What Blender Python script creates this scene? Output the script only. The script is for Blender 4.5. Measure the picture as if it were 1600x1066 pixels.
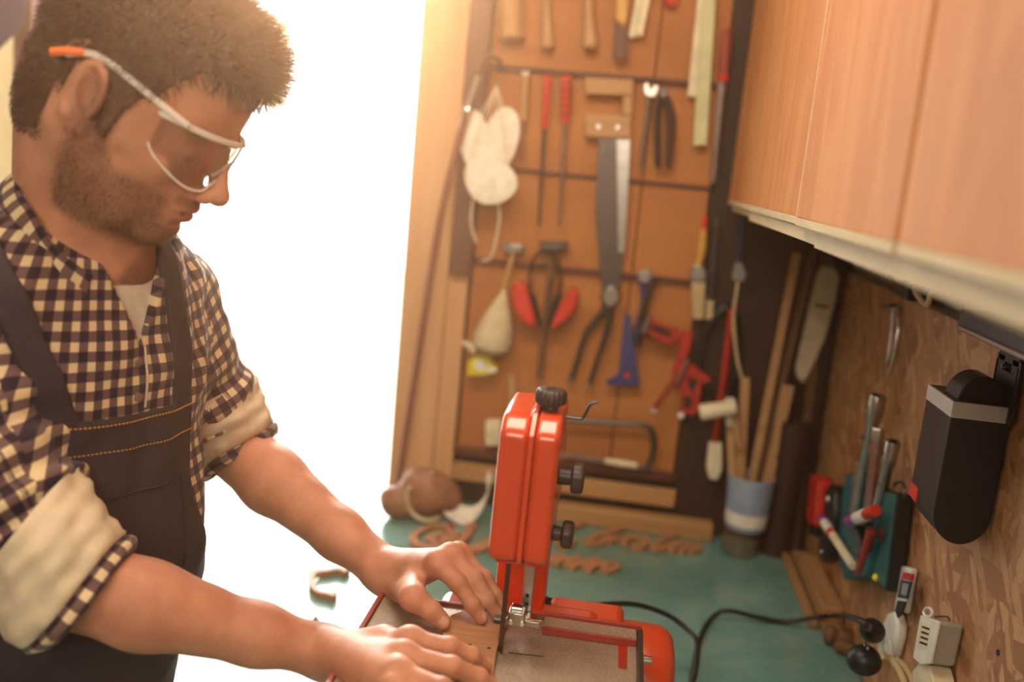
import bpy, bmesh, math, random
import numpy as np
from mathutils import Vector, Matrix
for o in list(bpy.data.objects): bpy.data.objects.remove(o)
SC=bpy.context.scene; COL=SC.collection
# ------------------------------------------------------------------ camera
FPX=1500.;HAZE=.05
Yc=np.array([190,257,-FPX]);Yc/=np.linalg.norm(Yc)
Uc=np.array([.095,1,(190*.095+257)/FPX]);Uc/=np.linalg.norm(Uc)
MW=np.stack([np.cross(Yc,Uc),Yc,Uc],1)
CAM=np.array([0,0,1.69])
def ray(px,py): return MW.T@np.array([(px-800)/FPX,-(py-533)/FPX,-1.])
def aty(px,py,Y): d=ray(px,py);return CAM+d*(Y/d[1])
def atx(px,py,X): d=ray(px,py);return CAM+d*(X/d[0])
def atz(px,py,Z): d=ray(px,py);return CAM+d*((Z-1.69)/d[2])
cd=bpy.data.cameras.new('camera');co=bpy.data.objects.new('camera',cd);COL.objects.link(co)
mm=Matrix(MW.T.tolist()).to_4x4();mm.translation=Vector(CAM);co.matrix_world=mm
cd.sensor_width=36;cd.lens=FPX/1600*36;cd.clip_start=.02
cd.dof.use_dof=True;cd.dof.focus_distance=1.16;cd.dof.aperture_fstop=2.0
SC.camera=co
# ------------------------------------------------------------------ sky, sun, added fill lights, exposure
w=bpy.data.worlds.new('sky');SC.world=w;w.use_nodes=True
bg=w.node_tree.nodes['Background'];bg.inputs[0].default_value=(1.0,.97,.92,1);bg.inputs[1].default_value=5
def lamp(name,kind,loc,rot,energy,color,**k):
    l=bpy.data.lights.new(name,kind);l.energy=energy;l.color=color
    for a,b in k.items(): setattr(l,a,b)
    o=bpy.data.objects.new(name,l);COL.objects.link(o);o.location=loc;o.rotation_euler=rot;return o
sd=Vector((-.33,1,.30))
sun=lamp('sun','SUN',(0,6,5),(0,0,0),4.6,(1,.90,.76),angle=math.radians(7));sun.rotation_euler=sd.to_track_quat('Z','Y').to_euler()
FILL=lamp('rear_fill_light','AREA',(-.2,-.9,2.35),(math.radians(55),0,math.radians(6)),33,(1,.80,.60),shape='RECTANGLE',size=1.3,size_y=.7)  # added fill from behind the camera, no visible source
lamp('bench_fill_light','AREA',(-.25,.95,2.52),(math.radians(24),0,0),23,(1,.80,.58),shape='RECTANGLE',size=1.1,size_y=.3)  # second added fill, brightens tool wall, bench and cabinet doors
SC.view_settings.view_transform='Standard';SC.view_settings.look='None';SC.view_settings.gamma=1;SC.view_settings.exposure=0.08
try: SC.view_settings.use_curve_mapping=False
except Exception: pass
# ------------------------------------------------------------------ materials
M={}
def rgb(c): # 0-255 sRGB to linear
    return tuple((v/255/12.92 if v/255<=.04045 else ((v/255+.055)/1.055)**2.4) for v in c)+(1,)
class N:
    def __init__(s,name):
        s.m=bpy.data.materials.new(name);s.m.use_nodes=True;s.t=s.m.node_tree;s.b=s.t.nodes['Principled BSDF'];M[name]=s.m
    def n(s,typ,**k):
        x=s.t.nodes.new(typ)
        for a,b in k.items(): setattr(x,a,b)
        return x
    def l(s,a,b): s.t.links.new(a,b)
    def coord(s,kind='Object',scale=(1,1,1),rot=(0,0,0)):
        tc=s.n('ShaderNodeTexCoord');mp=s.n('ShaderNodeMapping');mp.inputs['Scale'].default_value=scale;mp.inputs['Rotation'].default_value=rot
        if kind=='World': g=s.n('ShaderNodeNewGeometry');s.l(g.outputs['Position'],mp.inputs[0])
        else: s.l(tc.outputs[kind],mp.inputs[0])
        return mp.outputs[0]
    def noise(s,co,scale,detail=4,rough=.55,dist=0):
        x=s.n('ShaderNodeTexNoise');x.inputs['Scale'].default_value=scale;x.inputs['Detail'].default_value=detail;x.inputs['Roughness'].default_value=rough;x.inputs['Distortion'].default_value=dist
        if co is not None: s.l(co,x.inputs['Vector'])
        return x.outputs['Fac']
    def ramp(s,f,stops,interp='LINEAR'):
        x=s.n('ShaderNodeValToRGB');x.color_ramp.interpolation=interp;e=x.color_ramp.elements
        while len(e)<len(stops): e.new(.5)
        for a,(p,c) in zip(e,stops): a.position=p;a.color=c if len(c)==4 else rgb(c)
        s.l(f,x.inputs[0]);return x.outputs[0]
    def mix(s,f,a,b,mode='MIX'):
        x=s.n('ShaderNodeMix',data_type='RGBA',blend_type=mode)
        for i,v in ((0,f),(6,a),(7,b)):
            if hasattr(v,'is_linked'): s.l(v,x.inputs[i])
            else: x.inputs[i].default_value=v if i==0 else (v if len(v)==4 else rgb(v))
        return x.outputs[2]
    def math(s,op,a,b=0,c=0):
        x=s.n('ShaderNodeMath',operation=op)
        for i,v in enumerate((a,b,c)):
            if hasattr(v,'is_linked'): s.l(v,x.inputs[i])
            else: x.inputs[i].default_value=v
        return x.outputs[0]
    def col(s,c):
        if hasattr(c,'is_linked'): s.l(c,s.b.inputs['Base Color'])
        else: s.b.inputs['Base Color'].default_value=c if len(c)==4 else rgb(c)
    def set(s,**k):
        for a,v in k.items():
            i=s.b.inputs[a.replace('_',' ')]
            if hasattr(v,'is_linked'): s.l(v,i)
            else: i.default_value=v
        return s
    def bump(s,f,strength=.3,dist=.002):
        x=s.n('ShaderNodeBump');x.inputs['Strength'].default_value=strength;x.inputs['Distance'].default_value=dist;s.l(f,x.inputs['Height']);s.l(x.outputs[0],s.b.inputs['Normal'])
def plain(name,c,rough=.5,metal=0,var=.12,vs=30,bump=.1,spec=.5,**k):
    s=N(name);co=s.coord('World');f=s.noise(co,vs,5)
    a=rgb(c);lo=tuple(v*(1-var) for v in a[:3])+(1,);hi=tuple(min(1,v*(1+var)) for v in a[:3])+(1,)
    s.col(s.ramp(f,[(.3,lo),(.7,hi)]));s.set(Roughness=rough,Metallic=metal,Specular_IOR_Level=spec,**k)
    if bump: s.bump(s.noise(co,vs*8,3),bump,.001)
    return s
def wood(name,c1,c2,axis='Z',scale=9,rough=.5,stretch=14,bump=.15,coat=0):
    s=N(name);sc=[stretch]*3;sc['XYZ'.index(axis)]=1.
    co=s.coord('World',tuple(v*scale/10 for v in sc));f=s.noise(co,2.2,8,.6,.6);g=s.noise(co,9,6,.7)
    base=s.ramp(f,[(.25,c1),(.5,tuple((a+b)/2 for a,b in zip(c1,c2))),(.75,c2)])
    s.col(s.mix(s.math('MULTIPLY',g,.45),base,tuple(v*.72 for v in c1)));s.set(Roughness=rough,Coat_Weight=coat,Coat_Roughness=.25);s.bump(g,bump,.0008);return s
def make_materials():
    # veneered cabinet doors: cathedral grain along Z
    s=N('veneer');co=s.coord('World',(1,5.,.8));f=s.noise(co,2.0,3,.5,.8)
    wv=s.math('SINE',s.math('MULTIPLY',f,27.));fine=s.noise(s.coord('World',(40,160,3)),1.,4,.7);pores=s.noise(s.coord('World',(90,260,9)),1.6,2,.6)
    a=s.mix(s.math('MULTIPLY_ADD',wv,.2,.38),(238,168,104),(196,118,62));blot=s.noise(s.coord('World',(1,2.2,1.3)),3.,4)
    a=s.mix(s.math('MULTIPLY',fine,.5),a,(150,88,52));a=s.mix(s.ramp(blot,[(.45,(0,0,0)),(.8,(160,160,160))]),a,(222,164,116))
    a=s.mix(s.ramp(pores,[(.62,(0,0,0)),(.72,(120,120,120))]),a,(96,54,30))
    s.col(a);s.set(Roughness=.5,Specular_IOR_Level=.3);s.bump(fine,.12,.0006)
    wood('plywood',(204,130,66),(164,96,46),'X',5,.7,5,.3)
    wood('pale_wood',(206,160,110),(176,124,76),'Z',12,.6)
    wood('pale_wood_x',(206,160,108),(172,120,72),'X',12,.6)
    wood('pale_wood_y',(196,150,104),(160,112,70),'Y',12,.6)
    wood('post_wood',(226,178,132),(206,150,100),'Z',8,.6)
    wood('brown_board',(112,62,46),(80,44,34),'Z',8,.6)
    wood('dark_board',(72,40,24),(44,25,16),'Z',7,.7)
    wood('cream_edge',(232,216,180),(204,182,140),'Y',20,.6)
    wood('old_wood',(130,88,56),(92,58,36),'Z',10,.7)
    wood('letter_wood',(206,150,108),(164,108,74),'X',30,.65)
    # oriented strand board: three layers of stretched flakes
    s=N('strand_board');base=None
    for i,(r,sc,seed) in enumerate((((.5,0,0),(0,14,46),0),((-.75,0,0),(0,12,40),3.1),((1.35,0,0),(0,13,52),7.7),((.05,0,0),(0,13,42),11.),((2.3,0,0),(0,18,80),17.))):
        g=s.n('ShaderNodeNewGeometry');m0=s.n('ShaderNodeMapping');m0.inputs['Rotation'].default_value=r;m0.inputs['Location'].default_value=(0,seed,seed*.7);s.l(g.outputs['Position'],m0.inputs[0])
        wn=s.n('ShaderNodeTexNoise');wn.inputs['Scale'].default_value=14;s.l(m0.outputs[0],wn.inputs['Vector'])
        va=s.n('ShaderNodeVectorMath',operation='MULTIPLY_ADD');s.l(wn.outputs['Color'],va.inputs[0]);va.inputs[1].default_value=(.0,.012,.012);s.l(m0.outputs[0],va.inputs[2])
        m1=s.n('ShaderNodeMapping');m1.inputs['Scale'].default_value=sc;s.l(va.outputs[0],m1.inputs[0])
        v=s.n('ShaderNodeTexVoronoi');v.inputs['Scale'].default_value=1;s.l(m1.outputs[0],v.inputs['Vector'])
        sep=s.n('ShaderNodeSeparateColor');s.l(v.outputs['Color'],sep.inputs[0])
        grain=s.noise(s.coordfrom(m0.outputs[0],(0,40,420)),1.,3,.7)
        c=s.ramp(sep.outputs[0],[(0,(158,106,70)),(.35,(186,132,90)),(.7,(204,150,104)),(1,(220,172,126))])
        c=s.mix(s.math('MULTIPLY',grain,.55),c,(118,74,44))
        v2=s.n('ShaderNodeTexVoronoi',feature='DISTANCE_TO_EDGE');v2.inputs['Scale'].default_value=1;s.l(m1.outputs[0],v2.inputs['Vector'])
        edge=s.ramp(v2.outputs['Distance'],[(.0,(110,110,110)),(.035,(0,0,0))]);c=s.mix(edge,c,(96,60,38))
        h=s.math('ADD',sep.outputs[1],s.math('MULTIPLY',grain,.2))
        if base is None: base,H=c,h
        else:
            k=s.math('GREATER_THAN',sep.outputs[2],.60);base=s.mix(k,base,c)
            mh=s.n('ShaderNodeMix');s.l(k,mh.inputs[0]);s.l(H,mh.inputs[2]);s.l(h,mh.inputs[3]);H=mh.outputs[0]
    cr=s.noise(s.coord('World',(10,60,240),(.6,0,0)),1.,4,.75);cr2=s.noise(s.coord('World',(10,55,220),(-.9,0,0)),1.3,4,.75)
    base=s.mix(s.ramp(s.math('MAXIMUM',cr,cr2),[(.66,(0,0,0)),(.74,(200,200,200))]),base,(58,32,20))
    s.col(base);s.set(Roughness=.62);s.bump(H,.8,.0016)
    # teal bench paint, scuffed and dusty
    s=N('bench_paint');co=s.coord('World');a=s.noise(co,4,6,.65,.4);b=s.noise(s.coord('World',(30,6,1)),2.4,6,.7)
    c=s.ramp(a,[(.3,(88,132,124)),(.55,(110,154,146)),(.75,(154,186,178))])
    dust=s.ramp(s.noise(co,9,9,.75),[(.52,(0,0,0)),(.74,(150,150,150))]);c=s.mix(dust,c,(176,180,160))
    c=s.mix(s.ramp(b,[(.62,(0,0,0)),(.7,(120,120,120))]),c,(150,168,150));s.col(c)
    s.set(Roughness=s.ramp(a,[(.3,(92,92,92)),(.8,(150,150,150))]),Specular_IOR_Level=.6,Coat_Weight=.35,Coat_Roughness=.28);s.bump(s.noise(co,60,4),.12,.0012)
    # skin
    s=N('skin');co=s.coord('World');at=s.n('ShaderNodeAttribute',attribute_name='tone');sp=s.n('ShaderNodeSeparateColor');s.l(at.outputs['Color'],sp.inputs[0])
    c=s.ramp(s.noise(co,22,4),[(.35,(176,122,96)),(.65,(196,142,114))]);c=s.mix(s.math('MULTIPLY',s.noise(co,9,2),.35),c,(176,98,76))
    c=s.mix(s.math('MULTIPLY',sp.outputs[1],.75),c,(168,82,66));c=s.mix(s.math('MULTIPLY',sp.outputs[2],.6),c,(222,170,146))
    c=s.mix(s.math('MULTIPLY',sp.outputs[0],.52),c,(78,46,30));s.col(c)
    s.set(Roughness=.56,Subsurface_Weight=.1,Subsurface_Scale=.01,Specular_IOR_Level=.32);s.b.inputs['Subsurface Radius'].default_value=(1,.35,.18)
    v=s.n('ShaderNodeTexVoronoi');v.inputs['Scale'].default_value=420;s.l(co,v.inputs['Vector']);s.bump(s.math('ADD',s.math('MULTIPLY',v.outputs['Distance'],.6),s.noise(co,110,5,.6)),.35,.0009)
    s=N('hair');co=s.coord('World',(1,1,1));s.col(s.ramp(s.noise(co,320,2),[(.3,(56,34,22)),(.7,(104,66,42))]));s.set(Roughness=.5,Specular_IOR_Level=.4);s.bump(s.noise(co,420,3),.6,.0016)
    # gingham
    s=N('gingham');tc=s.n('ShaderNodeTexCoord');sx=s.n('ShaderNodeSeparateXYZ');s.l(tc.outputs['UV'],sx.inputs[0]);P=.0205
    def band(o):
        f=s.math('FRACT',s.math('DIVIDE',o,P));return s.math('LESS_THAN',f,.53)
    k=s.math('MULTIPLY',s.math('ADD',band(sx.outputs[0]),band(sx.outputs[1])),.5)
    wv=s.math('SINE',s.math('MULTIPLY',s.math('ADD',sx.outputs[0],sx.outputs[1]),5200))
    c=s.ramp(k,[(0,(208,186,146)),(.5,(104,78,76)),(1,(42,28,42))],'CONSTANT')
    x=c.node.color_ramp.elements;x[1].position=.25;x[2].position=.75
    c=s.mix(s.math('MULTIPLY_ADD',wv,.04,.05),c,(60,50,60));s.col(c);s.set(Roughness=.85,Specular_IOR_Level=.2,Sheen_Weight=.15);s.bump(s.noise(s.coord('World'),140,4,.6),.3,.0015)
    plain('gingham_plain',(70,54,62),.85)
    plain('tee',(206,198,184),.85,vs=60);plain('cuff',(200,182,156),.85,var=.12,vs=40,bump=.35)
    s=plain('overall',(50,38,44),.8,var=.18,vs=60,bump=.5);plain('overall_edge',(38,29,34),.85);plain('thread',(196,140,52),.7);plain('thread_dark',(86,60,44),.7);plain('button',(120,104,90),.4)
    s=N('clear_frame');s.col((246,238,228));s.set(Roughness=.15,Transmission_Weight=.2,IOR=1.45)
    s=N('lens');s.col((250,246,240));s.set(Roughness=.03,Transmission_Weight=1.,IOR=1.3,Coat_Weight=.4)
    plain('orange_tip',(236,120,60),.4)
    # saw
    s=plain('orange_paint',(198,68,34),.28,var=.10,vs=9,bump=.02);s.set(Coat_Weight=.5,Coat_Roughness=.15);co=s.coord('World')
    plain('orange_dark',(170,40,22),.4);plain('orange_bright',(224,62,26),.35)
    plain('knob_plastic',(58,44,44),.45,var=.15);plain('black_rubber',(26,24,25),.45);plain('rubber',(30,26,24),.6)
    s=N('cast_table');co=s.coord('World');f=s.noise(co,620,3,.8);g=s.noise(co,14,6)
    s.col(s.mix(s.ramp(f,[(.5,(0,0,0)),(.6,(230,230,230))]),s.ramp(g,[(.3,(140,122,108)),(.7,(178,160,144))]),(214,190,160)));s.set(Roughness=.42,Metallic=.45);s.bump(f,.55,.0010)
    plain('steel',(176,170,164),.28,.95,vs=60);plain('dark_steel',(92,84,80),.38,.8,vs=50);plain('rust_steel',(104,74,58),.5,.5,vs=30);plain('chrome',(214,210,205),.15,1.,vs=20)
    plain('red_plastic',(206,44,30),.4);plain('red_paint',(176,40,28),.45,var=.2);plain('dull_red',(150,52,38),.5);plain('yellow_plastic',(224,206,40),.4);plain('blue_paint',(58,60,112),.5,var=.2)
    plain('white_cloth',(236,226,212),.9,vs=50,bump=.3);plain('off_white',(222,206,174),.6);plain('cream_cloth',(206,188,154),.9,vs=40,bump=.4);plain('white_plastic',(228,224,214),.4)
    plain('grey_plastic',(168,160,148),.45);plain('plaster',(206,200,188),.85,var=.06,vs=8,bump=.2);plain('cream_paint',(240,226,192),.7,var=.04)
    plain('floor_concrete',(120,108,96),.8,vs=4);plain('ground',(206,198,182),.9,vs=3,var=.08);plain('ceiling_paint',(180,164,140),.9)
    plain('ruler_green',(200,196,150),.55);plain('leather',(150,100,70),.55,var=.3,vs=26,bump=.4);plain('blue_white_tin',(150,164,186),.35,var=.1)
    plain('teal_case',(22,84,88),.45,var=.35,vs=40);plain('teal_fabric',(20,104,118),.6);plain('black_plastic',(22,21,23),.42,var=.2);plain('black_satin',(30,29,33),.36,var=.15,vs=70,bump=.25)
    plain('pale_band',(206,196,190),.45,var=.06);plain('purple',(146,40,140),.4);plain('screen_grey',(150,150,140),.3);plain('navy',(34,38,72),.7);plain('sky_blue_cloth',(34,42,96),.8)
    plain('bristle',(190,160,120),.8,vs=200,bump=.5);plain('yellow_wood',(206,150,60),.5);plain('cable_cream',(206,184,140),.5);plain('brown_hose',(128,66,48),.5)
    plain('bulb_glass',(190,180,160),.25)
    s=N('jar_glass');s.col((200,190,170));s.set(Roughness=.08,Transmission_Weight=.8,IOR=1.4)
    s=N('lamp_panel');s.col((255,240,210));s.b.inputs['Emission Color'].default_value=(1,.82,.6,1);s.b.inputs['Emission Strength'].default_value=3
N.coordfrom=lambda s,o,sc:(lambda m:(m.inputs['Scale'].__setattr__('default_value',sc),s.l(o,m.inputs[0]),m.outputs[0])[2])(s.n('ShaderNodeMapping'))
make_materials()
# ------------------------------------------------------------------ mesh helpers
def spline(P,n=6):
    P=[np.array(p,float) for p in P];P=[2*P[0]-P[1]]+P+[2*P[-1]-P[-2]];o=[]
    for i in range(1,len(P)-2):
        for k in range(n):
            t=k/n;a,b,c,d=P[i-1],P[i],P[i+1],P[i+2]
            o.append(.5*((2*b)+(c-a)*t+(2*a-5*b+4*c-d)*t*t+(3*b-a-3*c+d)*t**3))
    return o+[P[-2]]
def frame(d):
    d=np.array(d,float);d/=np.linalg.norm(d);a=np.cross(d,[0,0,1.] if abs(d[2])<.9 else [1.,0,0]);a/=np.linalg.norm(a);return d,a,np.cross(d,a)
class MB:
    def __init__(s): s.V=[];s.F=[]
    def add(s,V,F):
        b=len(s.V);s.V+=[tuple(map(float,v)) for v in V];s.F+=[tuple(i+b for i in f) for f in F];return s
    def box(s,lo,hi,R=None,c=None):
        lo=np.array(lo,float);hi=np.array(hi,float)
        V=[(x,y,z) for x in (lo[0],hi[0]) for y in (lo[1],hi[1]) for z in (lo[2],hi[2])]
        if R is not None: V=[np.array(c)+R@np.array(v) for v in V]
        return s.add(V,[(0,1,3,2),(4,6,7,5),(0,4,5,1),(2,3,7,6),(0,2,6,4),(1,5,7,3)])
    def beam(s,p0,p1,w,t,up=(0,0,1)):   # rectangular bar between two points; w across, t along up
        p0=np.array(p0,float);p1=np.array(p1,float);d=p1-p0;L=np.linalg.norm(d);d/=L;a=np.cross(up,d);a/=np.linalg.norm(a);b=np.cross(d,a)
        R=np.stack([d,a,b],1);return s.box((0,-w/2,-t/2),(L,w/2,t/2),R,p0)
    def lathe(s,p0,axis,prof,n=20,cap=True,sx=1):
        d,a,b=frame(axis);V=[];F=[];m=len(prof);p0=np.array(p0,float)
        for (h,r) in prof:
            for i in range(n):
                t=2*math.pi*i/n;V.append(p0+d*h+(a*math.cos(t)*sx+b*math.sin(t))*r)
        for j in range(m-1):
            for i in range(n): i2=(i+1)%n;F.append((j*n+i,j*n+i2,(j+1)*n+i2,(j+1)*n+i))
        if cap: F.append(tuple(range(n))[::-1]);F.append(tuple((m-1)*n+i for i in range(n)))
        return s.add(V,F)
    def cyl(s,p0,p1,r0,r1=None,n=16):
        p0=np.array(p0,float);p1=np.array(p1,float);r1=r0 if r1 is None else r1;return s.lathe(p0,p1-p0,[(0,r0),(np.linalg.norm(p1-p0),r1)],n)
    def tube(s,P,r,n=8,flat=None,closed=False):
        P=[np.array(p,float) for p in P];V=[];F=[];m=len(P);rr=r if hasattr(r,'__len__') else [r]*m
        a=None
        for i in range(m):
            d=P[min(i+1,m-1)]-P[max(i-1,0)] if not closed else P[(i+1)%m]-P[i-1];d=d/(np.linalg.norm(d)+1e-12)
            if a is None: _,a,_=frame(d)
            a=a-d*(a@d);a/=np.linalg.norm(a);b=np.cross(d,a)
            if flat is not None:
                u=flat[0]-d*(flat[0]@d);u/=np.linalg.norm(u);v=np.cross(d,u)
            for k in range(n):
                t=2*math.pi*k/n
                V.append(P[i]+((a*math.cos(t)+b*math.sin(t))*rr[i] if flat is None else (u*math.cos(t)*flat[1]+v*math.sin(t)*flat[2])*rr[i]))
        for i in range(m-1 if not closed else m):
            for k in range(n): k2=(k+1)%n;j=(i+1)%m;F.append((i*n+k,i*n+k2,j*n+k2,j*n+k))
        if not closed: F.append(tuple(range(n))[::-1]);F.append(tuple((m-1)*n+k for k in range(n)))
        return s.add(V,F)
    def prism(s,P,ext):   # planar outline extruded along ext
        P=[np.array(p,float) for p in P];e=np.array(ext,float);n=len(P)
        nn=sum((np.cross(P[i]-P[0],P[(i+1)%n]-P[0]) for i in range(n)),np.zeros(3))
        if nn@e>0: P=P[::-1]
        return s.add(P+[p+e for p in P],[tuple(range(n)),tuple(range(2*n-1,n-1,-1))]+[(i,i+n,(i+1)%n+n,(i+1)%n) for i in range(n)])
    def ell(s,c,r,R=np.eye(3),nu=20,nv=12,v0=0,v1=math.pi,fn=None):
        V=[];F=[];c=np.array(c,float)
        for j in range(nv+1):
            ph=v0+(v1-v0)*j/nv
            for i in range(nu):
                th=2*math.pi*i/nu;p=np.array([math.sin(ph)*math.cos(th),math.sin(ph)*math.sin(th),math.cos(ph)])
                if fn: p=fn(p)
                V.append(c+R@(p*np.array(r)))
        for j in range(nv):
            for i in range(nu): i2=(i+1)%nu;F.append((j*nu+i,(j+1)*nu+i,(j+1)*nu+i2,j*nu+i2))
        return s.add(V,F)
    def build(s,name,mat,parent=None,bevel=0,smooth=True,seg=2,angle=35):
        me=bpy.data.meshes.new(name);bm=bmesh.new()
        vs=[bm.verts.new(v) for v in s.V]
        for f in s.F:
            try: bm.faces.new([vs[i] for i in f])
            except ValueError: pass
        bmesh.ops.remove_doubles(bm,verts=bm.verts,dist=1e-6)
        bmesh.ops.recalc_face_normals(bm,faces=bm.faces)
        V=np.array(s.V)
        off=wloc(parent) if parent else np.array([(V[:,0].min()+V[:,0].max())/2,(V[:,1].min()+V[:,1].max())/2,V[:,2].min()])
        for v in bm.verts: v.co-=Vector(off)
        bm.to_mesh(me);bm.free()
        if smooth:
            me.shade_smooth() if hasattr(me,'shade_smooth') else None
            me.set_sharp_from_angle(angle=math.radians(angle))
        me.materials.append(mat);o=bpy.data.objects.new(name,me);COL.objects.link(o)
        if parent: o.parent=parent
        else: o.location=Vector(off)
        if bevel: b=o.modifiers.new('b','BEVEL');b.width=bevel;b.segments=seg;b.limit_method='ANGLE';b.angle_limit=math.radians(32)
        return o
def wloc(o):
    p=np.zeros(3)
    while o: p=p+np.array(o.location);o=o.parent
    return p
def thing(name,label,cat,loc,group=None):
    o=bpy.data.objects.new(name,None);o.empty_display_size=.02;COL.objects.link(o);o.location=Vector(loc);tag(o,label,cat,group);return o
def tag(o,label,cat,group=None):
    o['label']=label;o['category']=cat
    if group: o['group']=group
    return o
def struct(o): o['kind']='structure';return o
YB=2.144;XW=.476;ZB=.90
def bw(px,py,d=0): return aty(px,py,YB-d)         # point on (or d in front of) the tool wall
def rw(px,py,d=0): return atx(px,py,XW-d)
def bt(px,py,d=0): return atz(px,py,ZB+d)
# ------------------------------------------------------------------ room shell
def build_room():
    b=lambda lo,hi,nm,mat,bev=0:struct(MB().box(lo,hi).build(nm,M[mat],None,bev))
    b((-2.6,-2.2,-.1),(.62,2.26,0),'floor','floor_concrete')
    b((-2.6,-2.2,2.6),(.62,2.26,2.7),'ceiling','ceiling_paint')
    b((-2.7,-2.2,0),(-2.6,2.26,2.6),'wall_left','plaster')
    b((-2.7,-2.3,0),(.62,-2.2,2.6),'wall_front','plaster')
    b((.492,-2.2,0),(.62,2.26,2.6),'wall_right','plaster')
    # tool wall (back) with the doorway left of it
    b((-.495,YB+.012,0),(.492,2.26,2.6),'wall_back','dark_board')
    b((-2.6,YB,0),(-1.78,2.26,2.6),'wall_back_left','cream_paint')
    b((-1.78,YB,2.2),(-1.405,2.26,2.6),'trim_3','cream_paint')
    b((-1.78,YB,0),(-1.405,2.26,.9),'trim_4','cream_paint')
    b((-1.405,YB,2.5),(-.495,2.26,2.6),'wall_back_top','cream_paint')
    b((-1.44,YB-.02,0),(-1.395,2.28,2.5),'trim_1','brown_board',.003)
    b((-1.395,YB-.01,2.47),(-.495,2.28,2.51),'trim_2','brown_board',.003)
    # door post: wide pale board, its cover strip and the dark strip beside it
    def zs(px0,py0,px1,py1,d,z0,z1,nm,mat,th=.02,bev=.002):
        x0=bw(px0,py0,d)[0];x1=bw(px1,py1,d)[0]
        return struct(MB().box((x0,YB-d,z0),(x1,YB-d+th,z1)).build(nm,M[mat],None,bev))
    zs(632,395,727,100,.035,.90,2.6,'trim_6','post_wood',.035)
    zs(727,100,765,40,.02,.905,2.6,'trim_7','post_wood',.02)
    z=bw(716,428,.045)[2]
    t=MB().box((bw(728,100,.04)[0],YB-.045,z),(bw(762,100,.04)[0],YB-.022,2.6)).build('wall_strip',M['brown_board'],None,.002);tag(t,'dark brown vertical board strip ending above the pale door post face','board')
    # plywood tool panels with joints
    x0=bw(765,100)[0];x1=bw(1122,200)[0];xm=bw(1030,60)[0]
    zz=[.94,bw(900,728)[2],bw(900,425)[2],bw(900,277)[2],bw(900,122)[2],2.6]
    wb=bpy.data.objects['wall_back']
    zc=[bw(900,735)[2],bw(950,425)[2],bw(950,278)[2],bw(950,118)[2],2.6]
    for i in range(4):
        for (a,c) in ((x0,xm),(xm,x1)):
            MB().box((a+.0015,YB,zc[i]+.002),(c-.0015,YB+.013,zc[i+1]-.002)).build('plywood_panel',M['plywood'],wb,.0012)
    MB().box((x1+.002,YB+.0,.90),(.474,YB+.011,2.6)).build('dark_panel',M['dark_board'],wb,.001)
    for (py,nm) in ((118,'tool_rail'),(278,'tool_rail'),(425,'tool_rail'),(728,'tool_rail')):
        z=bw(950,py)[2];h=.006 if py<700 else .010
        MB().box((x0-.005,YB-.018 if py!=278 else YB-.008,z-h),(x1+.006,YB+.001,z+h*.4)).build(nm,M['brown_board'],wb,.001)
    MB().box((bw(705,740)[0],YB-.012,.955),(x1+.01,YB+.0,zc[0]-.014)).build('base_board',M['pale_wood_x'],wb,.002)
    o=MB().box((bw(870,775,.05)[0],YB-.055,.9005),(bw(1118,800,.05)[0],YB-.014,.940)).build('bench_batten',M['pale_wood_x'],None,.003);tag(o,'pale wooden batten lying along the foot of the tool wall','batten')
    # right wall: strand board
    o=struct(MB().box((XW,.15,.901),(.491,YB-.002,1.535)).build('wall_right_board',M['strand_board'],None,.0015));o.name='trim_5'
    o=MB().box((XW-.012,.15,1.536),(.491,YB-.01,1.5415)).build('edge_rail',M['dark_steel'],None,.001);tag(o,'thin grey metal edge rail along the top of the strand board','rail')
    # bench
    t=thing('workbench','long workbench with scuffed teal painted top under the tool wall','workbench',(0,1.2,0))
    MB().box((-.50,.25,.862),(.474,YB-.001,.90)).build('bench_top',M['bench_paint'],t,.004)
    MB().box((-.47,.28,.78),(.45,.31,.861)).build('apron',M['pale_wood_x'],t,.002)
    for x in (-.44,.40):
        for y in (.34,1.95): MB().box((x-.035,y-.035,0),(x+.035,y+.035,.861)).build('leg',M['pale_wood'],t,.003)
    # outdoors
    struct(MB().box((-9,2.26,-.12),(5,14,-.02)).build('ground',M['ground']))
    o=MB();o.box((-2.02,5.2,-.02),(-1.94,5.28,2.52));t=thing('pergola','pale wooden post and beam frame standing outside the doorway','pergola',(-1.98,5.24,-.02))
    o.build('post',M['cream_paint'],t,.004)
    p=aty(395,28,5.2);q=aty(560,48,5.2);MB().box((-2.6,5.16,q[2]),(-1.5,5.3,q[2]+.05)).build('beam',M['cream_paint'],t,.004)
    # wooden door leaf swung outward at the left jamb
    t=thing('door_1','cream','door',(-1.42,2.3,0));
    MB().box((-2.34,2.45,.01),(-1.50,2.49,2.26)).build('door_leaf',M['cream_paint'],t,.003)
    for k in ('label','category'): del t[k]
    t['kind']='structure'
    MB().lathe((-2.25,2.45,1.02),(0,-1,0),[(0,.01),(.03,.01),(.032,.022),(.05,.024),(.056,.012)],14).build('door_handle',M['steel'],t)
    # blue garment on a hook at the far left of the frame
    hp_=aty(-12,-30,2.05);t=thing('work_jacket','dark blue cloth hanging at the left wall beside the door','cloth',hp_)
    V=[];F=[];n=28;m=16
    for j in range(m+1):
        w=j/m;hz=.17*w;wid=.05+.035*math.sin(w*3)-.03*w*w
        for i in range(n):
            a=2*math.pi*i/n;V.append(hp_+np.array([-.015+math.cos(a)*wid*(1+.2*math.sin(3*a+w*3)),-.0+math.sin(a)*.02*(1+.3*math.sin(4*a)),.02-hz]))
    for j in range(m):
        for i in range(n): F.append((j*n+i,j*n+(i+1)%n,(j+1)*n+(i+1)%n,(j+1)*n+i))
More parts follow.
